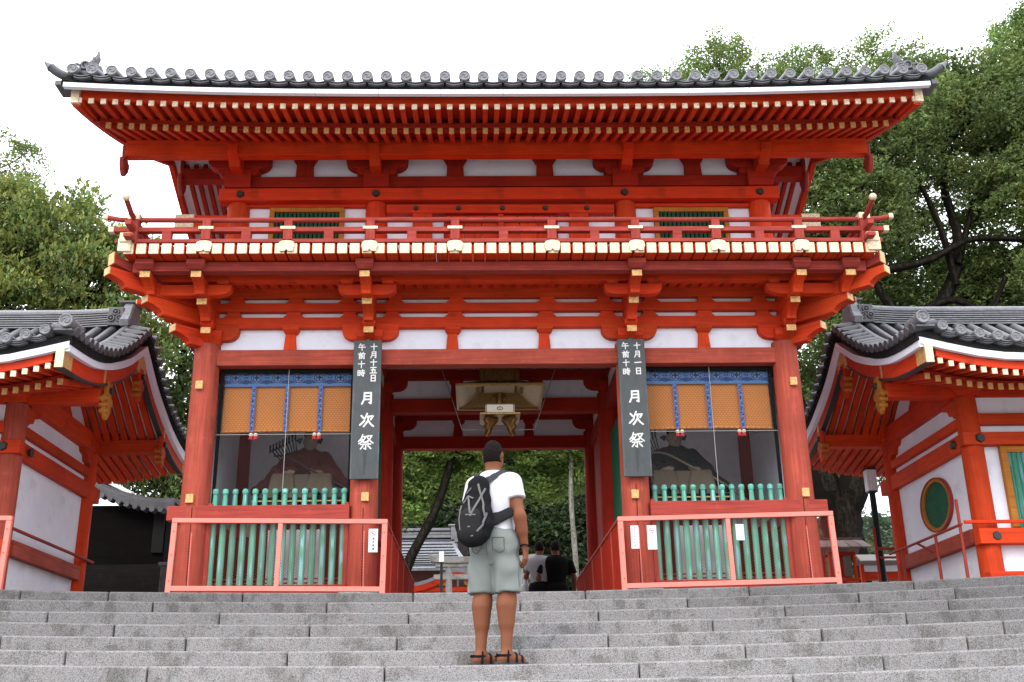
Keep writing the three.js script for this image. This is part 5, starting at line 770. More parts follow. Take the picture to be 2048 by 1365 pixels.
{ const b = thing('carrier_bag', 'crumpled white carrier bag in the hand of the person in the light grey shirt', 'bag', [0.54, 0.74, -6.5]); add('bag', nets(p => cap(p, [0, 0.1, 0], [0.03, 0.36, 0], 0.09, 0.022, 1, 0.6) + 0.008 * Math.sin(p[0] * 60 + p[1] * 40), [-0.16, -0.05, -0.12], [0.16, 0.46, 0.12], 0.012), M(0.5, 0.5, 0.52, 0.6), b, { keepUV: true }); add('handle', tube([[0.02, 0.36, 0], [0.045, 0.43, 0], [0.05, 0.46, 0]], 0.01, 6, 6), M(0.5, 0.5, 0.52, 0.6), b); }

// ------------------------------------------------------------------ the two seated guardian statues
function guardian(label, x, robeM, clothM, headDx, s) {
  const t = thing('guardian_statue', label, 'statue', [x, 1.32, -1.05]), mSk = M(0.24, 0.18, 0.125, 0.8), mHak = M(0.14, 0.107, 0.072, 0.95, { map: clothMap });
  const robe = p => { let d = cap(p, [0, 0.2, 0], [0, 0.52, 0], 0.2, 0.15, 1, 0.72); d = smin(d, cap(p, [-0.18, 0.53, 0], [0.18, 0.53, 0], 0.085, 0.085), 0.08); for (const k of [-1, 1]) { d = smin(d, cap(p, [k * 0.22, 0.5, 0], [k * 0.33, 0.3, 0.14], 0.09, 0.1), 0.05); d = smin(d, cap(p, [k * 0.33, 0.3, 0.14], [k * 0.13, 0.31, 0.29], 0.09, 0.06), 0.05); d = smin(d, cap(p, [k * 0.34, 0.28, 0.12], [k * 0.6, 0.1, 0.1], 0.085, 0.06, 1, 0.6), 0.06); } return d + 0.006 * Math.sin(p[0] * 50 + p[1] * 30); };
  add('robe', nets(robe, [-0.75, -0.02, -0.25], [0.75, 0.7, 0.45], 0.016), robeM, t, { keepUV: true });
  add('lap_cloth', nets(p => { let d = 1; for (const k of [-1, 1]) d = Math.min(d, cap(p, [k * 0.1, 0.22, 0.3], [k * 0.11, -0.06, 0.46], 0.05, 0.05)); return smin(d, cap(p, [-0.2, 0.22, 0.1], [0.2, 0.22, 0.1], 0.08, 0.08), 0.05); }, [-0.4, -0.1, -0.05], [0.4, 0.36, 0.46], 0.014), robeM, t, { keepUV: true });
  add('trousers', nets(p => { let d = 1; for (const k of [-1, 1]) { const w = 0.1 + 0.06 * clamp((0.25 - p[1]) / 0.35), q = [Math.abs(p[0] - k * 0.22) - w, Math.abs(p[1] - 0.06) - 0.17, Math.abs(p[2] - 0.24) - 0.15 - 0.05 * clamp((0.25 - p[1]) / 0.35)]; d = Math.min(d, Math.hypot(Math.max(q[0], 0), Math.max(q[1], 0), Math.max(q[2], 0)) + Math.min(0, Math.max(...q)) - 0.03); } return d + 0.008 * Math.sin(p[0] * 75) * clamp((0.3 - p[1]) * 3); }, [-0.5, -0.18, 0], [0.5, 0.34, 0.54], 0.013), mHak, t, { keepUV: true });
  add('apron', nets(p => { const q = [Math.abs(p[0]) - 0.07, Math.abs(p[1] - 0.06) - 0.17, Math.abs(p[2] - 0.3) - 0.09]; return Math.hypot(Math.max(q[0], 0), Math.max(q[1], 0), Math.max(q[2], 0)) + Math.min(0, Math.max(...q)) - 0.02; }, [-0.14, -0.2, 0.1], [0.14, 0.32, 0.48], 0.013), mHak, t, { keepUV: true });
  const head = p => { let d = ell(p, [headDx, 0.74, 0.02], [0.085, 0.11, 0.095]); d = smin(d, ell(p, [headDx, 0.67, 0.05], [0.06, 0.06, 0.06]), 0.05); d = smin(d, cap(p, [headDx * 0.6, 0.52, 0], [headDx, 0.68, 0], 0.055, 0.05), 0.03); d = smin(d, ell(p, [headDx, 0.735, 0.115], [0.014, 0.026, 0.016]), 0.012); for (const k of [-1, 1]) { d = smax(d, -ell(p, [headDx + k * 0.035, 0.765, 0.108], [0.018, 0.009, 0.014]), 0.006); d = smin(d, ell(p, [headDx + k * 0.088, 0.74, 0], [0.012, 0.034, 0.02]), 0.008); } d = smax(d, -ell(p, [headDx, 0.685, 0.112], [0.028, 0.007, 0.012]), 0.005); return d; };
  add('head', nets(head, [headDx - 0.15, 0.46, -0.14], [headDx + 0.15, 0.9, 0.17], 0.009), mSk, t, { keepUV: true });
  for (const k of [-1, 1]) { const hand = nets(p => handSDF([p[2], -p[0] * k, p[1]], [0, 0, 0], 1, 1.6), [-0.18, -0.08, -0.08], [0.18, 0.08, 0.08], 0.006); add('hand', hand.rotateZ(k * -0.4).translate(k * 0.12, 0.3, 0.33), mSk, t, { keepUV: true }); }
  const hat = add('hat', [nets(p => smin(ell(p, [headDx, 0.83, -0.01], [0.09, 0.07, 0.1]), ell(p, [headDx, 0.92, -0.06], [0.035, 0.08, 0.03]), 0.03), [headDx - 0.14, 0.74, -0.16], [headDx + 0.14, 1.04, 0.14], 0.01), bx(headDx - 0.02, headDx + 0.02, 0.86, 1.1, -0.13, -0.12)], mBlack, t, { keepUV: true });
  for (const k of [-1, 1]) { const fan = []; for (let i = 0; i < 9; i++) { const a = 1.2 + i * 0.14; fan.push(new THREE.CircleGeometry(0.08, 9, a, 0.13).translate(headDx + k * 0.125, 0.7, 0.03)); } add('ear_fan', fan, mBlack, t); }
  const q = grp('quiver', t); for (let i = 0; i < 9; i++) add('arrow', [rod([s * -0.12, 0.3, -0.16], [s * (-0.2 - i * 0.038), 0.86 - i * 0.02, -0.2], 0.007), boxC(s * (-0.2 - i * 0.038), 0.86 - i * 0.02, -0.2, 0.022, 0.1, 0.006, 0.002)], mWood, q);
  add('bow', tube([[s * -0.36, 0.5, 0.28], [s * -0.2, 0.47, 0.36], [s * 0.1, 0.3, 0.4], [s * 0.45, 0.12, 0.36], [s * 0.8, -0.1, 0.25]], 0.013, 30, 6), clothM, t);
  add('pedestal', [bx(-0.55, 0.55, -0.1, -0.05, -0.3, 0.5), bx(-0.5, 0.5, -0.56, -0.1, -0.25, 0.42)], mBlack, t); add('pedestal_edge', bx(-0.555, 0.555, -0.102, -0.085, 0.5, 0.508, 0.002), mGoldDk, t);
  const c = grp('foot', t); for (const k of [-1, 1]) add('boot', nets(p => cap(p, [k * 0.2, -0.02, 0.36], [k * 0.21, -0.02, 0.5], 0.05, 0.04), [k * 0.2 - 0.1, -0.1, 0.26], [k * 0.2 + 0.1, 0.06, 0.58], 0.012), mBlack, c, { keepUV: true });
}
guardian('seated guardian statue in dark red robe behind the left-hand green balusters', -2.33, M(0.13, 0.018, 0.012, 0.8, { map: clothMap }), M(0.06, 0.03, 0.02, 0.6), 0.03, 1);
guardian('seated guardian statue in black robe holding a long bow across its lap', 2.2, M(0.014, 0.014, 0.014, 0.8, { map: clothMap }), M(0.2, 0.16, 0.1, 0.6), 0.0, 1);

// ------------------------------------------------------------------ trees
function leafG(n, R, L, droop, sd) { // a spray of n folded leaves round a twig end
  const keep = seed; seed = sd; const P = [], I = [], N = [];
  for (let i = 0; i < n; i++) {
    const c = [rr(-R, R), rr(-R * 0.6, R * 0.6), rr(-R, R)], yaw = rr(0, 6.283), pit = rr(-0.9, 0.5) - droop, rol = rr(-0.7, 0.7), l = L * rr(0.7, 1.25), w = l * 0.24;
    const q = new THREE.Quaternion().setFromEuler(new THREE.Euler(pit, yaw, rol, 'YXZ')), v = [[0, 0, 0], [w, 0.012, l * 0.42], [0, -0.01, l], [-w, 0.012, l * 0.42], [0, -0.012, l * 0.42]].map(a => new THREE.Vector3(...a).applyQuaternion(q)), b = P.length / 3;
    for (const a of v) P.push(a.x + c[0], a.y + c[1], a.z + c[2]); I.push(b, b + 1, b + 4, b + 1, b + 2, b + 4, b + 4, b + 2, b + 3, b, b + 4, b + 3);
  }
  seed = keep; const g = new THREE.BufferGeometry(); g.setAttribute('position', new THREE.Float32BufferAttribute(P, 3)); g.setIndex(I); const h = g.toNonIndexed(); h.computeVertexNormals(); return h;
}
const sprays = [leafG(12, 0.2, 0.13, 0.5, 901), leafG(12, 0.2, 0.13, 0.2, 902), leafG(10, 0.16, 0.1, 0.1, 903)];
const leafMats = {};
function leafMat(r, g, b) { const k = [r, g, b].join(); if (!leafMats[k]) { const m = new THREE.MeshPhysicalMaterial({ roughness: 0.7, specularIntensity: 0.4, transmission: 0.3, thickness: 0, side: THREE.DoubleSide }); m.color.setRGB(r, g, b); leafMats[k] = m; } return leafMats[k]; }
const TT = new THREE.Matrix4(), TQ = new THREE.Quaternion(), TS = new THREE.Vector3(), TP = new THREE.Vector3(), TC = new THREE.Color();
function foliage(parent, name, pts, mat, gi, size, tint) {
  const im = new THREE.InstancedMesh(sprays[gi], mat, pts.length); im.name = name; im.castShadow = im.receiveShadow = true; im.userData.kind = 'stuff';
  pts.forEach((p, i) => { TQ.setFromEuler(new THREE.Euler(rr(-0.4, 0.4), rr(0, 6.283), rr(-0.4, 0.4))); TS.setScalar(size * rr(0.75, 1.3)); im.setMatrixAt(i, TT.compose(TP.set(p[0], p[1], p[2]), TQ, TS)); const k = rr(0.7, 1.35) * (p[3] || 1), y = rr(-1, 1) * tint; im.setColorAt(i, TC.setRGB(k * (1 + y), k, k * (1 - y * 0.8))); });
  parent.add(im); return im;
}
function limbs(parent, name, list, mat) { add(name, list.map(([pts, r0, r1]) => { const c = new THREE.CatmullRomCurve3(pts.map(p => new THREE.Vector3(...p))), n = 14, m = 7, fr = c.computeFrenetFrames(n), v = surf(m, n, (u, t) => { const i = Math.round(t * n), p = c.getPoint(t), r = lerp(r0, r1, t) * (1 + 0.08 * Math.sin(t * 31 + r0 * 90)), a = u * 6.2832; return [0, 1, 2].map(k => p.getComponent(k) + r * (Math.cos(a) * fr.normals[i].getComponent(k) + Math.sin(a) * fr.binormals[i].getComponent(k))); }); return v; }), mat, parent); }
// blobs: [x, y, z, radius, density]; leaves gather in clumps, thicker towards the outside and the top of each blob
function tree(name, label, base, trunk, blobs, o) {
  const t = thing(name, label, 'tree', [0, 0, 0], 0, o.group), pts = [], tw = [];
  for (const [x, y, z, R, dens = 1] of blobs) {
    const nc = Math.round((o.clumps || 26) * R * R * dens);
    for (let k = 0; k < nc; k++) {
      const a = rr(0, 6.283), s = rr(-0.75, 1), q = Math.sqrt(1 - s * s), f = R * (0.45 + 0.62 * Math.sqrt(rnd())), c = [x + f * q * Math.cos(a), y + f * s * 0.85, z + f * q * Math.sin(a)], cr = (o.clumpR || 0.42) * rr(0.6, 1.3), shade = rr(0.75, 1.25);
      if (rnd() < 0.5) tw.push([[[lerp(x, c[0], 0.15), lerp(y, c[1], 0.15) - 0.1, lerp(z, c[2], 0.15)], [lerp(x, c[0], 0.6), lerp(y, c[1], 0.6) - 0.12, lerp(z, c[2], 0.6)], c], 0.022, 0.006]);
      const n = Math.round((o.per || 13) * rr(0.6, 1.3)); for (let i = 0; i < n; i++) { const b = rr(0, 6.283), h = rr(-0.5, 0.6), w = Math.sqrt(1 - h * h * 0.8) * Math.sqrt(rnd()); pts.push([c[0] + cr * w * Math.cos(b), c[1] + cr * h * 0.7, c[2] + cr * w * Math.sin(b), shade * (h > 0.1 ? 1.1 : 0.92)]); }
    }
  }
  if (trunk) limbs(t, 'trunk', trunk, o.bark || mBark);
  if (tw.length) { limbs(t, 'twigs', tw.slice(0, 260), o.bark || mBark); }
  foliage(t, 'crown', pts, leafMat(...(o.color || [0.065, 0.115, 0.03])), o.leaf || 0, o.size || 1, o.tint === undefined ? 0.16 : o.tint); return t;
}
seed = 300;
tree('broadleaf_tree', 'dense yellow-green tree rising behind the wing with the plain end wall', 0, [[[[-11.4, 0, -12], [-11.2, 4, -12], [-11, 8, -11.6]], 0.3, 0.12], [[[-11.2, 4.5, -12], [-9.9, 6.8, -11.3], [-9, 8.6, -11]], 0.15, 0.05], [[[-11.1, 5.2, -12], [-12.3, 7.8, -11.6], [-12.9, 10.2, -11.5]], 0.15, 0.05]],
  [[-12.7, 9.3, -11.6, 1.9], [-10.6, 9.35, -11, 1.35], [-11.5, 10.3, -11.3, 0.9], [-9.5, 9.35, -11, 1.05], [-9.2, 8.2, -11, 1.3], [-11, 7.5, -11, 1.8], [-8.5, 9.4, -11, 0.65, 0.5], [-8.3, 8.9, -11.2, 0.55, 0.5], [-13.2, 6.6, -11, 2.2], [-9.6, 6.4, -11.5, 1.7], [-9.4, 10.3, -11, 0.45, 0.7], [-8.6, 7.2, -11.4, 1.1]], { color: [0.17, 0.21, 0.052], leaf: 0, clumps: 34, size: 0.95, tint: 0.25 });
tree('broadleaf_tree', 'thin pale treetop at the photo edge above the dense yellow-green tree', 0, [[[[-14, 0, -15], [-13.6, 7, -15], [-13.2, 12.6, -14.6]], 0.2, 0.05]], [[-13.3, 13.4, -14.6, 1.1, 0.7], [-12.7, 12.6, -14.4, 0.75, 0.6], [-14.2, 12, -14.6, 1.2, 0.6]], { color: [0.2, 0.25, 0.08], leaf: 2 });
tree('broadleaf_tree', 'dark tree with bright sky gaps between the plain-walled wing and the gate', 0, [[[[-8, 0, -14.5], [-7.9, 4, -14.5], [-7.7, 8, -14.3]], 0.25, 0.08], [[[-7.9, 4, -14.5], [-7, 6, -14.2], [-6.6, 7.5, -14]], 0.1, 0.04]], [[-8, 8, -14, 1.3], [-7.4, 6.3, -14.3, 0.9, 0.8], [-8.5, 6, -14, 1], [-7.2, 5.0, -14, 1.1, 0.9], [-8.2, 4.3, -14, 1], [-6.6, 7, -14, 0.9, 0.8], [-7.0, 3.6, -13.5, 0.8], [-6.2, 5.6, -14.5, 1.3]], { color: [0.12, 0.16, 0.045], leaf: 0, tint: 0.2 });
tree('camphor_tree', 'great spreading tree with thick forked trunk and bare dark boughs beside the gate roof', 0,
  [[[[7.0, -0.2, -9.2], [6.98, 1.6, -9.2], [6.95, 3.0, -9.2]], 0.44, 0.4], [[[6.85, 2.7, -9.2], [6.5, 4.4, -9.4], [6.2, 6.2, -9.6], [6.6, 8.4, -10]], 0.32, 0.14], [[[7.1, 2.7, -9.2], [7.7, 4.2, -9], [8.3, 5.6, -9.1], [9.1, 6.6, -9.4]], 0.33, 0.19],
   [[[9.0, 6.4, -9.4], [9.9, 7.3, -9.5], [10.5, 8.6, -9.6], [10.6, 10.4, -10], [10.9, 12, -10]], 0.19, 0.05], [[[8.3, 7.75, -9], [9.5, 8.05, -9.1], [10.6, 8.6, -9.2], [11.8, 8.6, -9.2]], 0.1, 0.06], [[[10.2, 7.6, -9.4], [10.0, 9, -9.3], [9.6, 10.6, -9.4], [9.3, 12, -9.5]], 0.09, 0.03], [[[8.8, 6.7, -9.3], [9.8, 6.35, -9.2], [10.9, 6.1, -9]], 0.14, 0.1], [[[10.3, 8.1, -9.4], [11.2, 10, -9.8], [12, 11.6, -10]], 0.08, 0.03], [[[9.3, 7, -9.4], [9.9, 7.1, -9], [10.5, 6.8, -8.9], [11.1, 7.6, -9]], 0.1, 0.06], [[[11, 5.6, -9], [11.4, 6.8, -9.2], [12.4, 7.8, -9.4]], 0.12, 0.05], [[[8.9, 6.6, -9.3], [8.3, 7.7, -9.2], [8.2, 9.5, -9.4]], 0.12, 0.04]],
  [[8.2, 10.1, -9.6, 1.3], [9.4, 11.2, -9.8, 1.35], [10.9, 12, -10.2, 1.6], [8.5, 8.9, -9.7, 1.05], [12.4, 9.7, -9.6, 1.35], [12.3, 12.6, -10.6, 1.5], [7.5, 9.2, -10, 1.15], [9.4, 9.4, -10.6, 0.95, 0.8], [12.6, 7.6, -9.3, 1.1, 0.8], [10, 6.9, -10.8, 1.0, 0.7], [8.0, 6.9, -10.3, 1, 0.75], [10.9, 10.2, -10.4, 1.0, 0.8], [7.0, 7.6, -10.4, 1.1, 0.9], [11.4, 6.8, -10.5, 0.9, 0.6], [9.2, 6.2, -9.8, 0.8, 0.5], [7.0, 4.6, -10.5, 0.8, 0.5], [8.2, 3.7, -10.6, 0.6, 0.5], [7.6, 3.5, -10.8, 0.55, 0.5], [10.6, 13.3, -10.4, 0.9], [13.4, 11, -10, 1.4], [6.0, 6.6, -10, 0.9], [5.7, 5.2, -10.3, 0.8], [6.3, 4.0, -10.6, 0.6, 0.6], [10.8, 8.2, -12, 1.6], [12.6, 6.6, -11.6, 1.5], [9.2, 7.6, -12, 1.4], [7.6, 5.6, -11.5, 1.1], [10.4, 6.0, -12, 1.3], [8.9, 4.8, -12, 0.9, 0.6], [11.8, 8.4, -11.5, 1.3], [13.2, 8.6, -11.5, 1.4], [11.4, 7.4, -11.8, 1.2]],
  { color: [0.15, 0.205, 0.062], leaf: 1, clumps: 44, size: 0.85, tint: 0.14 });
tree('broadleaf_tree', 'bright light-green treetop at the upper corner above the great spreading tree', 0, [[[[15.5, 0, -13], [15.2, 8, -13], [14.8, 14.5, -12.5]], 0.3, 0.08]], [[14.6, 15.1, -12.6, 1.3], [15.6, 16.3, -12.6, 1.4], [14.4, 13.6, -12.3, 0.9], [16, 14, -12.5, 1.6]], { color: [0.18, 0.26, 0.07], leaf: 2, clumps: 40 });
for (const [x, h, lab, bl, dens] of [[6.8, 17, 'light green treetop above the gate roof, fullest of those over the tiles', [[5.5, 16.5, -16, 1.1], [7.2, 17.1, -16, 1.4], [6.4, 15.6, -16, 1.4], [8.2, 16.5, -16, 1]], 1], [10, 16.6, 'light green treetop above the gate roof, between the fullest one and the faint one', [[8.9, 17.0, -16.5, 1.25], [10.2, 17.3, -16.5, 1.2], [9.8, 16.2, -16.5, 1.4]], 0.95], [12.4, 17, 'faint see-through treetop above the gate roof near its horned corner', [[12.0, 18, -16.5, 1.3], [11.7, 16.9, -16.5, 1.2], [12.9, 17.2, -16.5, 1.2]], 0.5]])
  tree('broadleaf_tree', lab, 0, [[[[x, 0, -17], [x - 0.2, 8, -17], [x, h, -16.4]], 0.22, 0.03]], bl.map(b => [...b, dens]), { color: [0.2, 0.27, 0.08], leaf: 2, clumps: 30, group: 'treetops over the gate roof' });
// trees seen through the passage
tree('broadleaf_tree', 'leaning dark-trunked tree seen through the passage over the grey-roofed hall', 0, [[[[-2.5, 0, -16], [-2.15, 2.4, -16.2], [-1.35, 4.3, -17], [-0.8, 6.5, -18]], 0.17, 0.1]], [[-1.2, 6.6, -18.5, 1.4], [-2.6, 6.0, -18, 1.4], [-2.5, 4.7, -18, 0.9], [-0.6, 7.6, -18.5, 1.5], [-3.2, 7.5, -18.5, 1.6], [-0.4, 5.6, -19, 0.9]], { color: [0.18, 0.27, 0.062], leaf: 1, clumps: 52, per: 12, clumpR: 0.38, size: 1.0 });
tree('broadleaf_tree', 'bright tree with slender pale trunk seen through the passage beside the black-shirted person', 0, [[[[2.5, 0, -18], [2.46, 3, -18], [2.4, 5, -18], [2.7, 8, -18.4]], 0.085, 0.06]], [[2.6, 6.6, -18.5, 1.35], [1.5, 6.6, -19, 1.2], [3.6, 5.9, -18.5, 1.2], [2.3, 8, -19, 1.6], [0.6, 7.4, -19.2, 1.3], [1.5, 5.5, -19.5, 0.8], [3.9, 7.6, -18.5, 1.5]], { color: [0.19, 0.29, 0.066], leaf: 1, clumps: 52, per: 12, clumpR: 0.38, size: 1.0, bark: mBarkPale });
function woods(name, label, fn, nu, nv, n, color, size, gi, mat) { // a slope and the mass of leaves on it
  const g = struct(name, label); add('slope', surf(nu, nv, fn), mat, g);
  const t = thing(name + '_foliage', label + ', as one mass of leaves', 'woods'); t.userData.kind = 'stuff';
  const pts = []; for (let i = 0; i < n; i++) { const u = rnd(), v = rnd(), p = fn(u, v); const k = Math.sin(p[0] * 1.3 + Math.sin(p[1] * 1.7) * 2) * Math.sin(p[1] * 1.1 + p[0] * 0.4); pts.push([p[0] + rr(-0.4, 0.4), p[1] + rr(-0.2, 0.5) + 0.5 * k, p[2] + rr(-0.6, 0.9), 0.8 + 0.4 * k]); }
  foliage(t, 'leaf_mass', pts, leafMat(...color), gi, size, 0.1);
}
woods('dark_wood_backdrop', 'added dark wooded backdrop behind the gate, understory shade put into its colour', (u, v) => { const x = lerp(-11, 12, u), H = 13 * Math.exp(-(((x - 0.3) / 8.5) ** 4)); return [x, lerp(-0.5, H, v), -31 - v * 9]; }, 20, 10, 12000, [0.035, 0.058, 0.018], 2.0, 1, M(0.02, 0.026, 0.012, 1));  // added backdrop hill; understory shade is put into its leaf and ground colours
woods('far_hill', 'distant green hillside beyond the gap beside the great trunk', (u, v) => { const x = lerp(16, 62, u); return [x, lerp(-2, 13.2 + 2 * Math.sin(u * 5) + 9 * sst(0.35, 0.9, u), v), -58 - v * 22]; }, 20, 10, 9000, [0.085, 0.125, 0.07], 3.2, 1, M(0.05, 0.07, 0.04, 1));
for (const [x, y, z, r, lab, c] of [[7.6, 1.7, -10, 0.55, 'small pale bush behind the red roofed notice board', [0.16, 0.2, 0.06]], [-4.6, 2.0, -8, 0.6, 'sunny yellow-green bush between the dark building and the gate column', [0.13, 0.17, 0.03]], [6.15, 1.2, -8, 0.4, 'yellowish bush beside the red lantern', [0.13, 0.15, 0.03]]])
  { const b = thing('bush', lab, 'bush'); const pts = []; for (let i = 0; i < 160; i++) { const a = rr(0, 6.283), s = rr(-1, 1), q = Math.sqrt(1 - s * s); pts.push([x + r * q * Math.cos(a), y + r * s - 0.1, z + r * q * Math.sin(a), 1]); } limbs(b, 'stem', [[[[x, 0, z], [x, y * 0.5, z], [x, y, z]], 0.04, 0.02]], mBark); foliage(b, 'leaves', pts, leafMat(...c), 2, 0.8, 0.15); }

// ------------------------------------------------------------------ things behind the gate
seed = 500;
{ // grey-roofed hall
  const t = thing('shrine_hall', 'low hall with broad plain grey roof behind the leaning tree', 'building'), m = M(0.2, 0.205, 0.22, 0.6, { map: tileMap });
  add('roof', slab(12, 12, (u, v) => { const z = lerp(-25, -28, v), x = lerp(-7, -0.45 - 0.7 * v + 0.55 * (v - 1) ** 2 * 0.3, u); return [x, 3.83 + 1.5 * (0.62 * v + 0.38 * v * v), z]; }, 0.1), m, t); for (let k = 1; k < 12; k++) { const v = k / 12; add('roof_course', bx(-7, -0.62 - 0.62 * v, 3.845 + 1.5 * (0.62 * v + 0.38 * v * v), 3.865 + 1.5 * (0.62 * v + 0.38 * v * v), -25 - 3 * v - 0.1, -25 - 3 * v + 0.05), m, t); }
  add('rear_roof', slab(4, 6, (u, v) => [lerp(-0.6, -7, u), 3.83 + 1.5 * v, lerp(-31, -28, v)], 0.1), m, t);
  for (const [y, h, d] of [[5.3, 0.1, 0.4], [5.42, 0.1, 0.34], [5.56, 0.09, 0.44]]) add('ridge_course', bx(-7, -1.12, y, y + h, -28 - d / 2, -28 + d / 2), mTileLt, t); add('ridge_end_tile', [boxC(-1.05, 5.45, -27.85, 0.3, 0.5, 0.3, 0.03), boxC(-1.05, 5.74, -27.85, 0.5, 0.06, 0.36, 0.02)], mTileLt, t); for (let k = 0; k < 3; k++) add('tile_end', new THREE.CylinderGeometry(0.07, 0.07, 0.1, 10).rotateX(1.57).translate(-1.02, 5.15 - k * 0.17, -27.6), mTileLt, t);
  add('wall', bx(-6.6, -0.95, 0, 4.0, -30.5, -25.7), M(0.1, 0.03, 0.02, 0.8), t);
}
{ // small shrine with bowed gable, torii before it
  const t = thing('small_shrine', 'small red shrine with bowed grey gable roof behind the stone torii', 'shrine'), C = -0.85, y = x => 2.68 + 0.42 * Math.exp(-((x / 0.75) ** 2)) + 0.05 * Math.max(0, Math.abs(x) - 1.1);
  const P = [], Q = [], R = []; for (let i = 0; i <= 24; i++) { const x = lerp(-1.5, 1.5, i / 24); P.push([C + x, y(x)]); Q.unshift([C + x, y(x) - 0.1]); R.unshift([C + x * 0.96, y(x) - 0.26]); }
  add('roof', prism([...P, ...Q], 1.6, 'z', -20.8), M(0.3, 0.31, 0.33, 0.6, { map: tileMap }), t); add('gable_board', prism([...Q.slice().reverse(), ...R], 0.1, 'z', -20.05), mVerm, t); add('wall', bx(C - 1.2, C + 1.2, 0, 2.62, -21.4, -20.3), mDeep, t);
  for (const s of [-1, 1]) { add('post', bx(C + s * 1.1 - 0.08, C + s * 1.1 + 0.08, 0, 2.6, -20.3, -20.1), mVerm, t); add('bracket', boatG(C + s * 0.5, 2.76, 0.14, 0.6, -20.15, 0.12), mOchre, t); } add('beam', bx(C - 1.2, C + 1.2, 2.45, 2.58, -20.28, -20.1), mVerm, t);
}
{ const t = thing('torii', 'plain grey stone torii seen through the passage beside the man', 'torii'), m = M(0.34, 0.33, 0.3, 0.9, { map: stoneMap });
  add('top_beam', prism([[-1.6, 3.2], [-1.0, 3.13], [0.9, 3.13], [1.5, 3.2], [1.45, 2.98], [0.9, 2.96], [-1.0, 2.96], [-1.52, 3.0]], 0.3, 'z', -18), m, t); add('under_beam', bx(-1.4, 1.3, 2.86, 2.955, -18.1, -17.9), m, t); add('tie_beam', bx(-1.44, 1.34, 2.53, 2.66, -18.07, -17.93), m, t); for (const x of [-1.03, 0.93]) add('column', new THREE.CylinderGeometry(0.085, 0.105, 2.86, 14).translate(x, 1.43, -18), m, t); }
function lamp(label, p, h, w, d, r) { const t = thing('street_lamp', label, 'lamp', p); add('pole', new THREE.CylinderGeometry(r, r * 1.25, h - d, 10).translate(0, (h - d) / 2, 0), matte(0.012, 0.016, 0.014, 0.7), t); add('shade', boxC(0, h - d / 2, 0, w, d, w, 0.01), M(0.72, 0.75, 0.78, 0.4), t); for (const x of [-1, 0, 1]) add('bar', boxC(x * w * 0.33, h - d / 2, w / 2 + 0.002, 0.004, d, 0.004, 0.001), M(0.45, 0.47, 0.5, 0.5), t); add('cap', boxC(0, h + 0.008, 0, w * 1.08, 0.022, w * 1.08, 0.004), mIron, t); add('collar', boxC(0, h - d - 0.012, 0, w * 0.9, 0.024, w * 0.9, 0.004), mIron, t); }
lamp('white square lamp on black pole beside the oval-windowed wing', [5.68, 0, -3.9], 2.28, 0.15, 0.32, 0.045);
lamp('small white lamp on dark pole seen through the passage before the torii', [-1.04, 0, -12], 2.38, 0.105, 0.24, 0.03);
{ const t = thing('roofed_lantern', 'red wooden lantern with shingled roof behind the pink fence corner', 'lantern', [5.42, 0, -5]);
  add('post', bx(-0.06, 0.06, 0, 0.75, -0.06, 0.06), mVerm, t); add('tray', bx(-0.24, 0.24, 0.75, 0.8, -0.22, 0.22), mVerm, t); for (const x of [-1, 1]) for (const z of [-1, 1]) add('corner_post', bx(x * 0.19 - 0.022, x * 0.19 + 0.022, 0.8, 1.2, z * 0.17 - 0.022, z * 0.17 + 0.022), mVerm, t); add('paper_box', bx(-0.15, 0.15, 0.82, 1.16, -0.13, 0.13), M(0.16, 0.15, 0.12, 0.7), t); add('frame', [bx(-0.21, 0.21, 1.15, 1.2, 0.15, 0.2), bx(-0.02, 0.02, 0.8, 1.15, 0.14, 0.16)], mDeep, t);
  for (const s of [-1, 1]) for (let k = 0; k < 5; k++) add('shingle', bar([0, 1.42 - k * 0.012, 0], [0, 1.42, 0.001], 0.01, 0.01), mWood, t) && add('roof_board', bar([-0.32 + k * 0.16, 1.4, s * 0.02], [-0.36 + k * 0.18, 1.24, s * 0.36], 0.165, 0.025), k % 2 ? M(0.16, 0.11, 0.09, 0.9) : M(0.2, 0.15, 0.13, 0.9), t); add('ridge', bx(-0.4, 0.4, 1.395, 1.44, -0.04, 0.04), M(0.12, 0.09, 0.08, 0.9), t); }
{ const t = thing('roofed_notice_board', 'low red board frame with small grey roof beside the lamp pole', 'notice board', [6.55, 0, -6]);
  for (const x of [-0.42, 0.42]) add('post', bx(x - 0.03, x + 0.03, 0, 1.16, -0.03, 0.03), mVerm, t); add('panel', bx(-0.39, 0.39, 1.04, 1.14, -0.012, 0.012), mWhite, t); add('rail', bx(-0.39, 0.39, 0.9, 1.03, -0.02, 0.02), mVerm, t); for (const s of [-1, 1]) add('roof_slope', bar([0, 1.31, s * 0.01], [0, 1.18, s * 0.22], 1.0, 0.03), M(0.22, 0.2, 0.18, 0.9), t); add('pictures', [boxC(-0.2, 0.82, 0.01, 0.16, 0.14, 0.01), boxC(0.12, 0.82, 0.01, 0.2, 0.12, 0.01)], M(0.45, 0.55, 0.55, 0.8), t); }
{ const t = thing('rail_frame', 'small red rail frame standing at the rear corner of the oval-windowed wing', 'railing', [5.52, 0, -3.5]); add('rail', bx(-0.05, 0.35, 1.02, 1.06, -0.02, 0.02), mOldRail, t); add('rail', bx(0.0, 0.35, 0.9, 0.93, -0.015, 0.015), mOldRail, t); for (const x of [-0.04, 0.33]) add('post', bx(x - 0.018, x + 0.018, 0, x < 0 ? 1.34 : 1.06, -0.018, 0.018), mOldRail, t); }
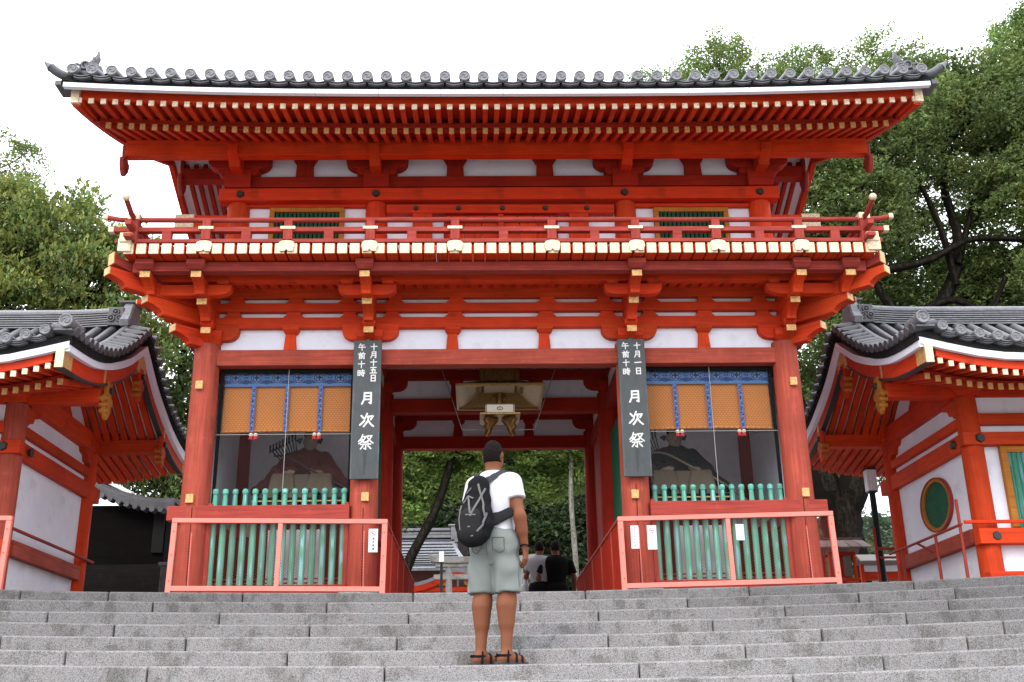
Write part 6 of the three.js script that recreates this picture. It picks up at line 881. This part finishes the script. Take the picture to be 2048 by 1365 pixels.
{ // dark service building with curving tiled verge
  const t = thing('dark_building', 'black walled low building with curved grey tile verge beside the plain-walled wing', 'building'), zf = -6;
  add('wall', bx(-8.6, -5.42, 0, 2.3, -9, zf - 0.1), dull(0.008, 0.007, 0.007, { map: wornMap }), t); add('lower_board', bx(-8.6, -5.44, 0, 1.32, zf - 0.098, zf - 0.08), dull(0.022, 0.02, 0.018, { map: wornMap }), t);
  add('wall_post', bx(-5.62, -5.44, 1.5, 2.26, zf - 0.098, zf - 0.05), dull(0.02, 0.02, 0.02), t);
  const top = x => curveAt([[-9, 3.9], [-8, 3.36], [-7, 2.9], [-6.5, 2.64], [-6, 2.46], [-5.6, 2.38], [-5.25, 2.37]], x);
  add('roof', slab(24, 8, (u, v) => { const x = lerp(-9, -5.26, u); return [x, top(x), lerp(zf + 0.12, -9.2, v)]; }, 0.06), mTile[1], t); const P = [], Q = []; for (let i = 0; i <= 16; i++) { const x = lerp(-9, -5.26, i / 16); P.push([x, top(x) - 0.055]); Q.unshift([x, top(x) - 0.19]); } add('verge_face', prism([...P, ...Q], 0.06, 'z', zf + 0.12), mTile[1], t);
  for (let i = 0; i < 26; i++) { const x = -5.32 - i * 0.14; add('verge_tile', new THREE.CylinderGeometry(0.045, 0.045, 0.2, 10).rotateX(1.57).translate(x, top(x) - 0.2, zf + 0.09), mTile[i % 3], t); }
  add('white_ridge_sheet', bar([-8.5, top(-8.5) + 0.05, zf - 0.1], [-6.02, top(-6.02) + 0.02, zf - 0.1], 0.2, 0.06), M(0.8, 0.8, 0.8, 0.7), t); for (let k = 0; k < 14; k++) { const x = -6.4 + k * 0.09; add('rear_roof_board', bx(x - 0.04, x + 0.04, 2.62 - k * 0.012, 2.7 - k * 0.012, -10.4, -9.4), M(0.09, 0.07, 0.035, 0.9), t); }
}
{ const t = thing('stone_post', 'short dark grey stone post between the black walled building and the pink fence', 'post', [-4.72, 0, -4]); add('shaft', bx(-0.1, 0.1, 0, 0.98, -0.1, 0.1, 0.02), M(0.12, 0.12, 0.12, 0.9, { map: stoneMap }), t); add('cap', bx(-0.13, 0.13, 0.98, 1.03, -0.13, 0.13, 0.015), M(0.2, 0.2, 0.2, 0.9, { map: stoneMap }), t); }
renderer.render(scene, camera);
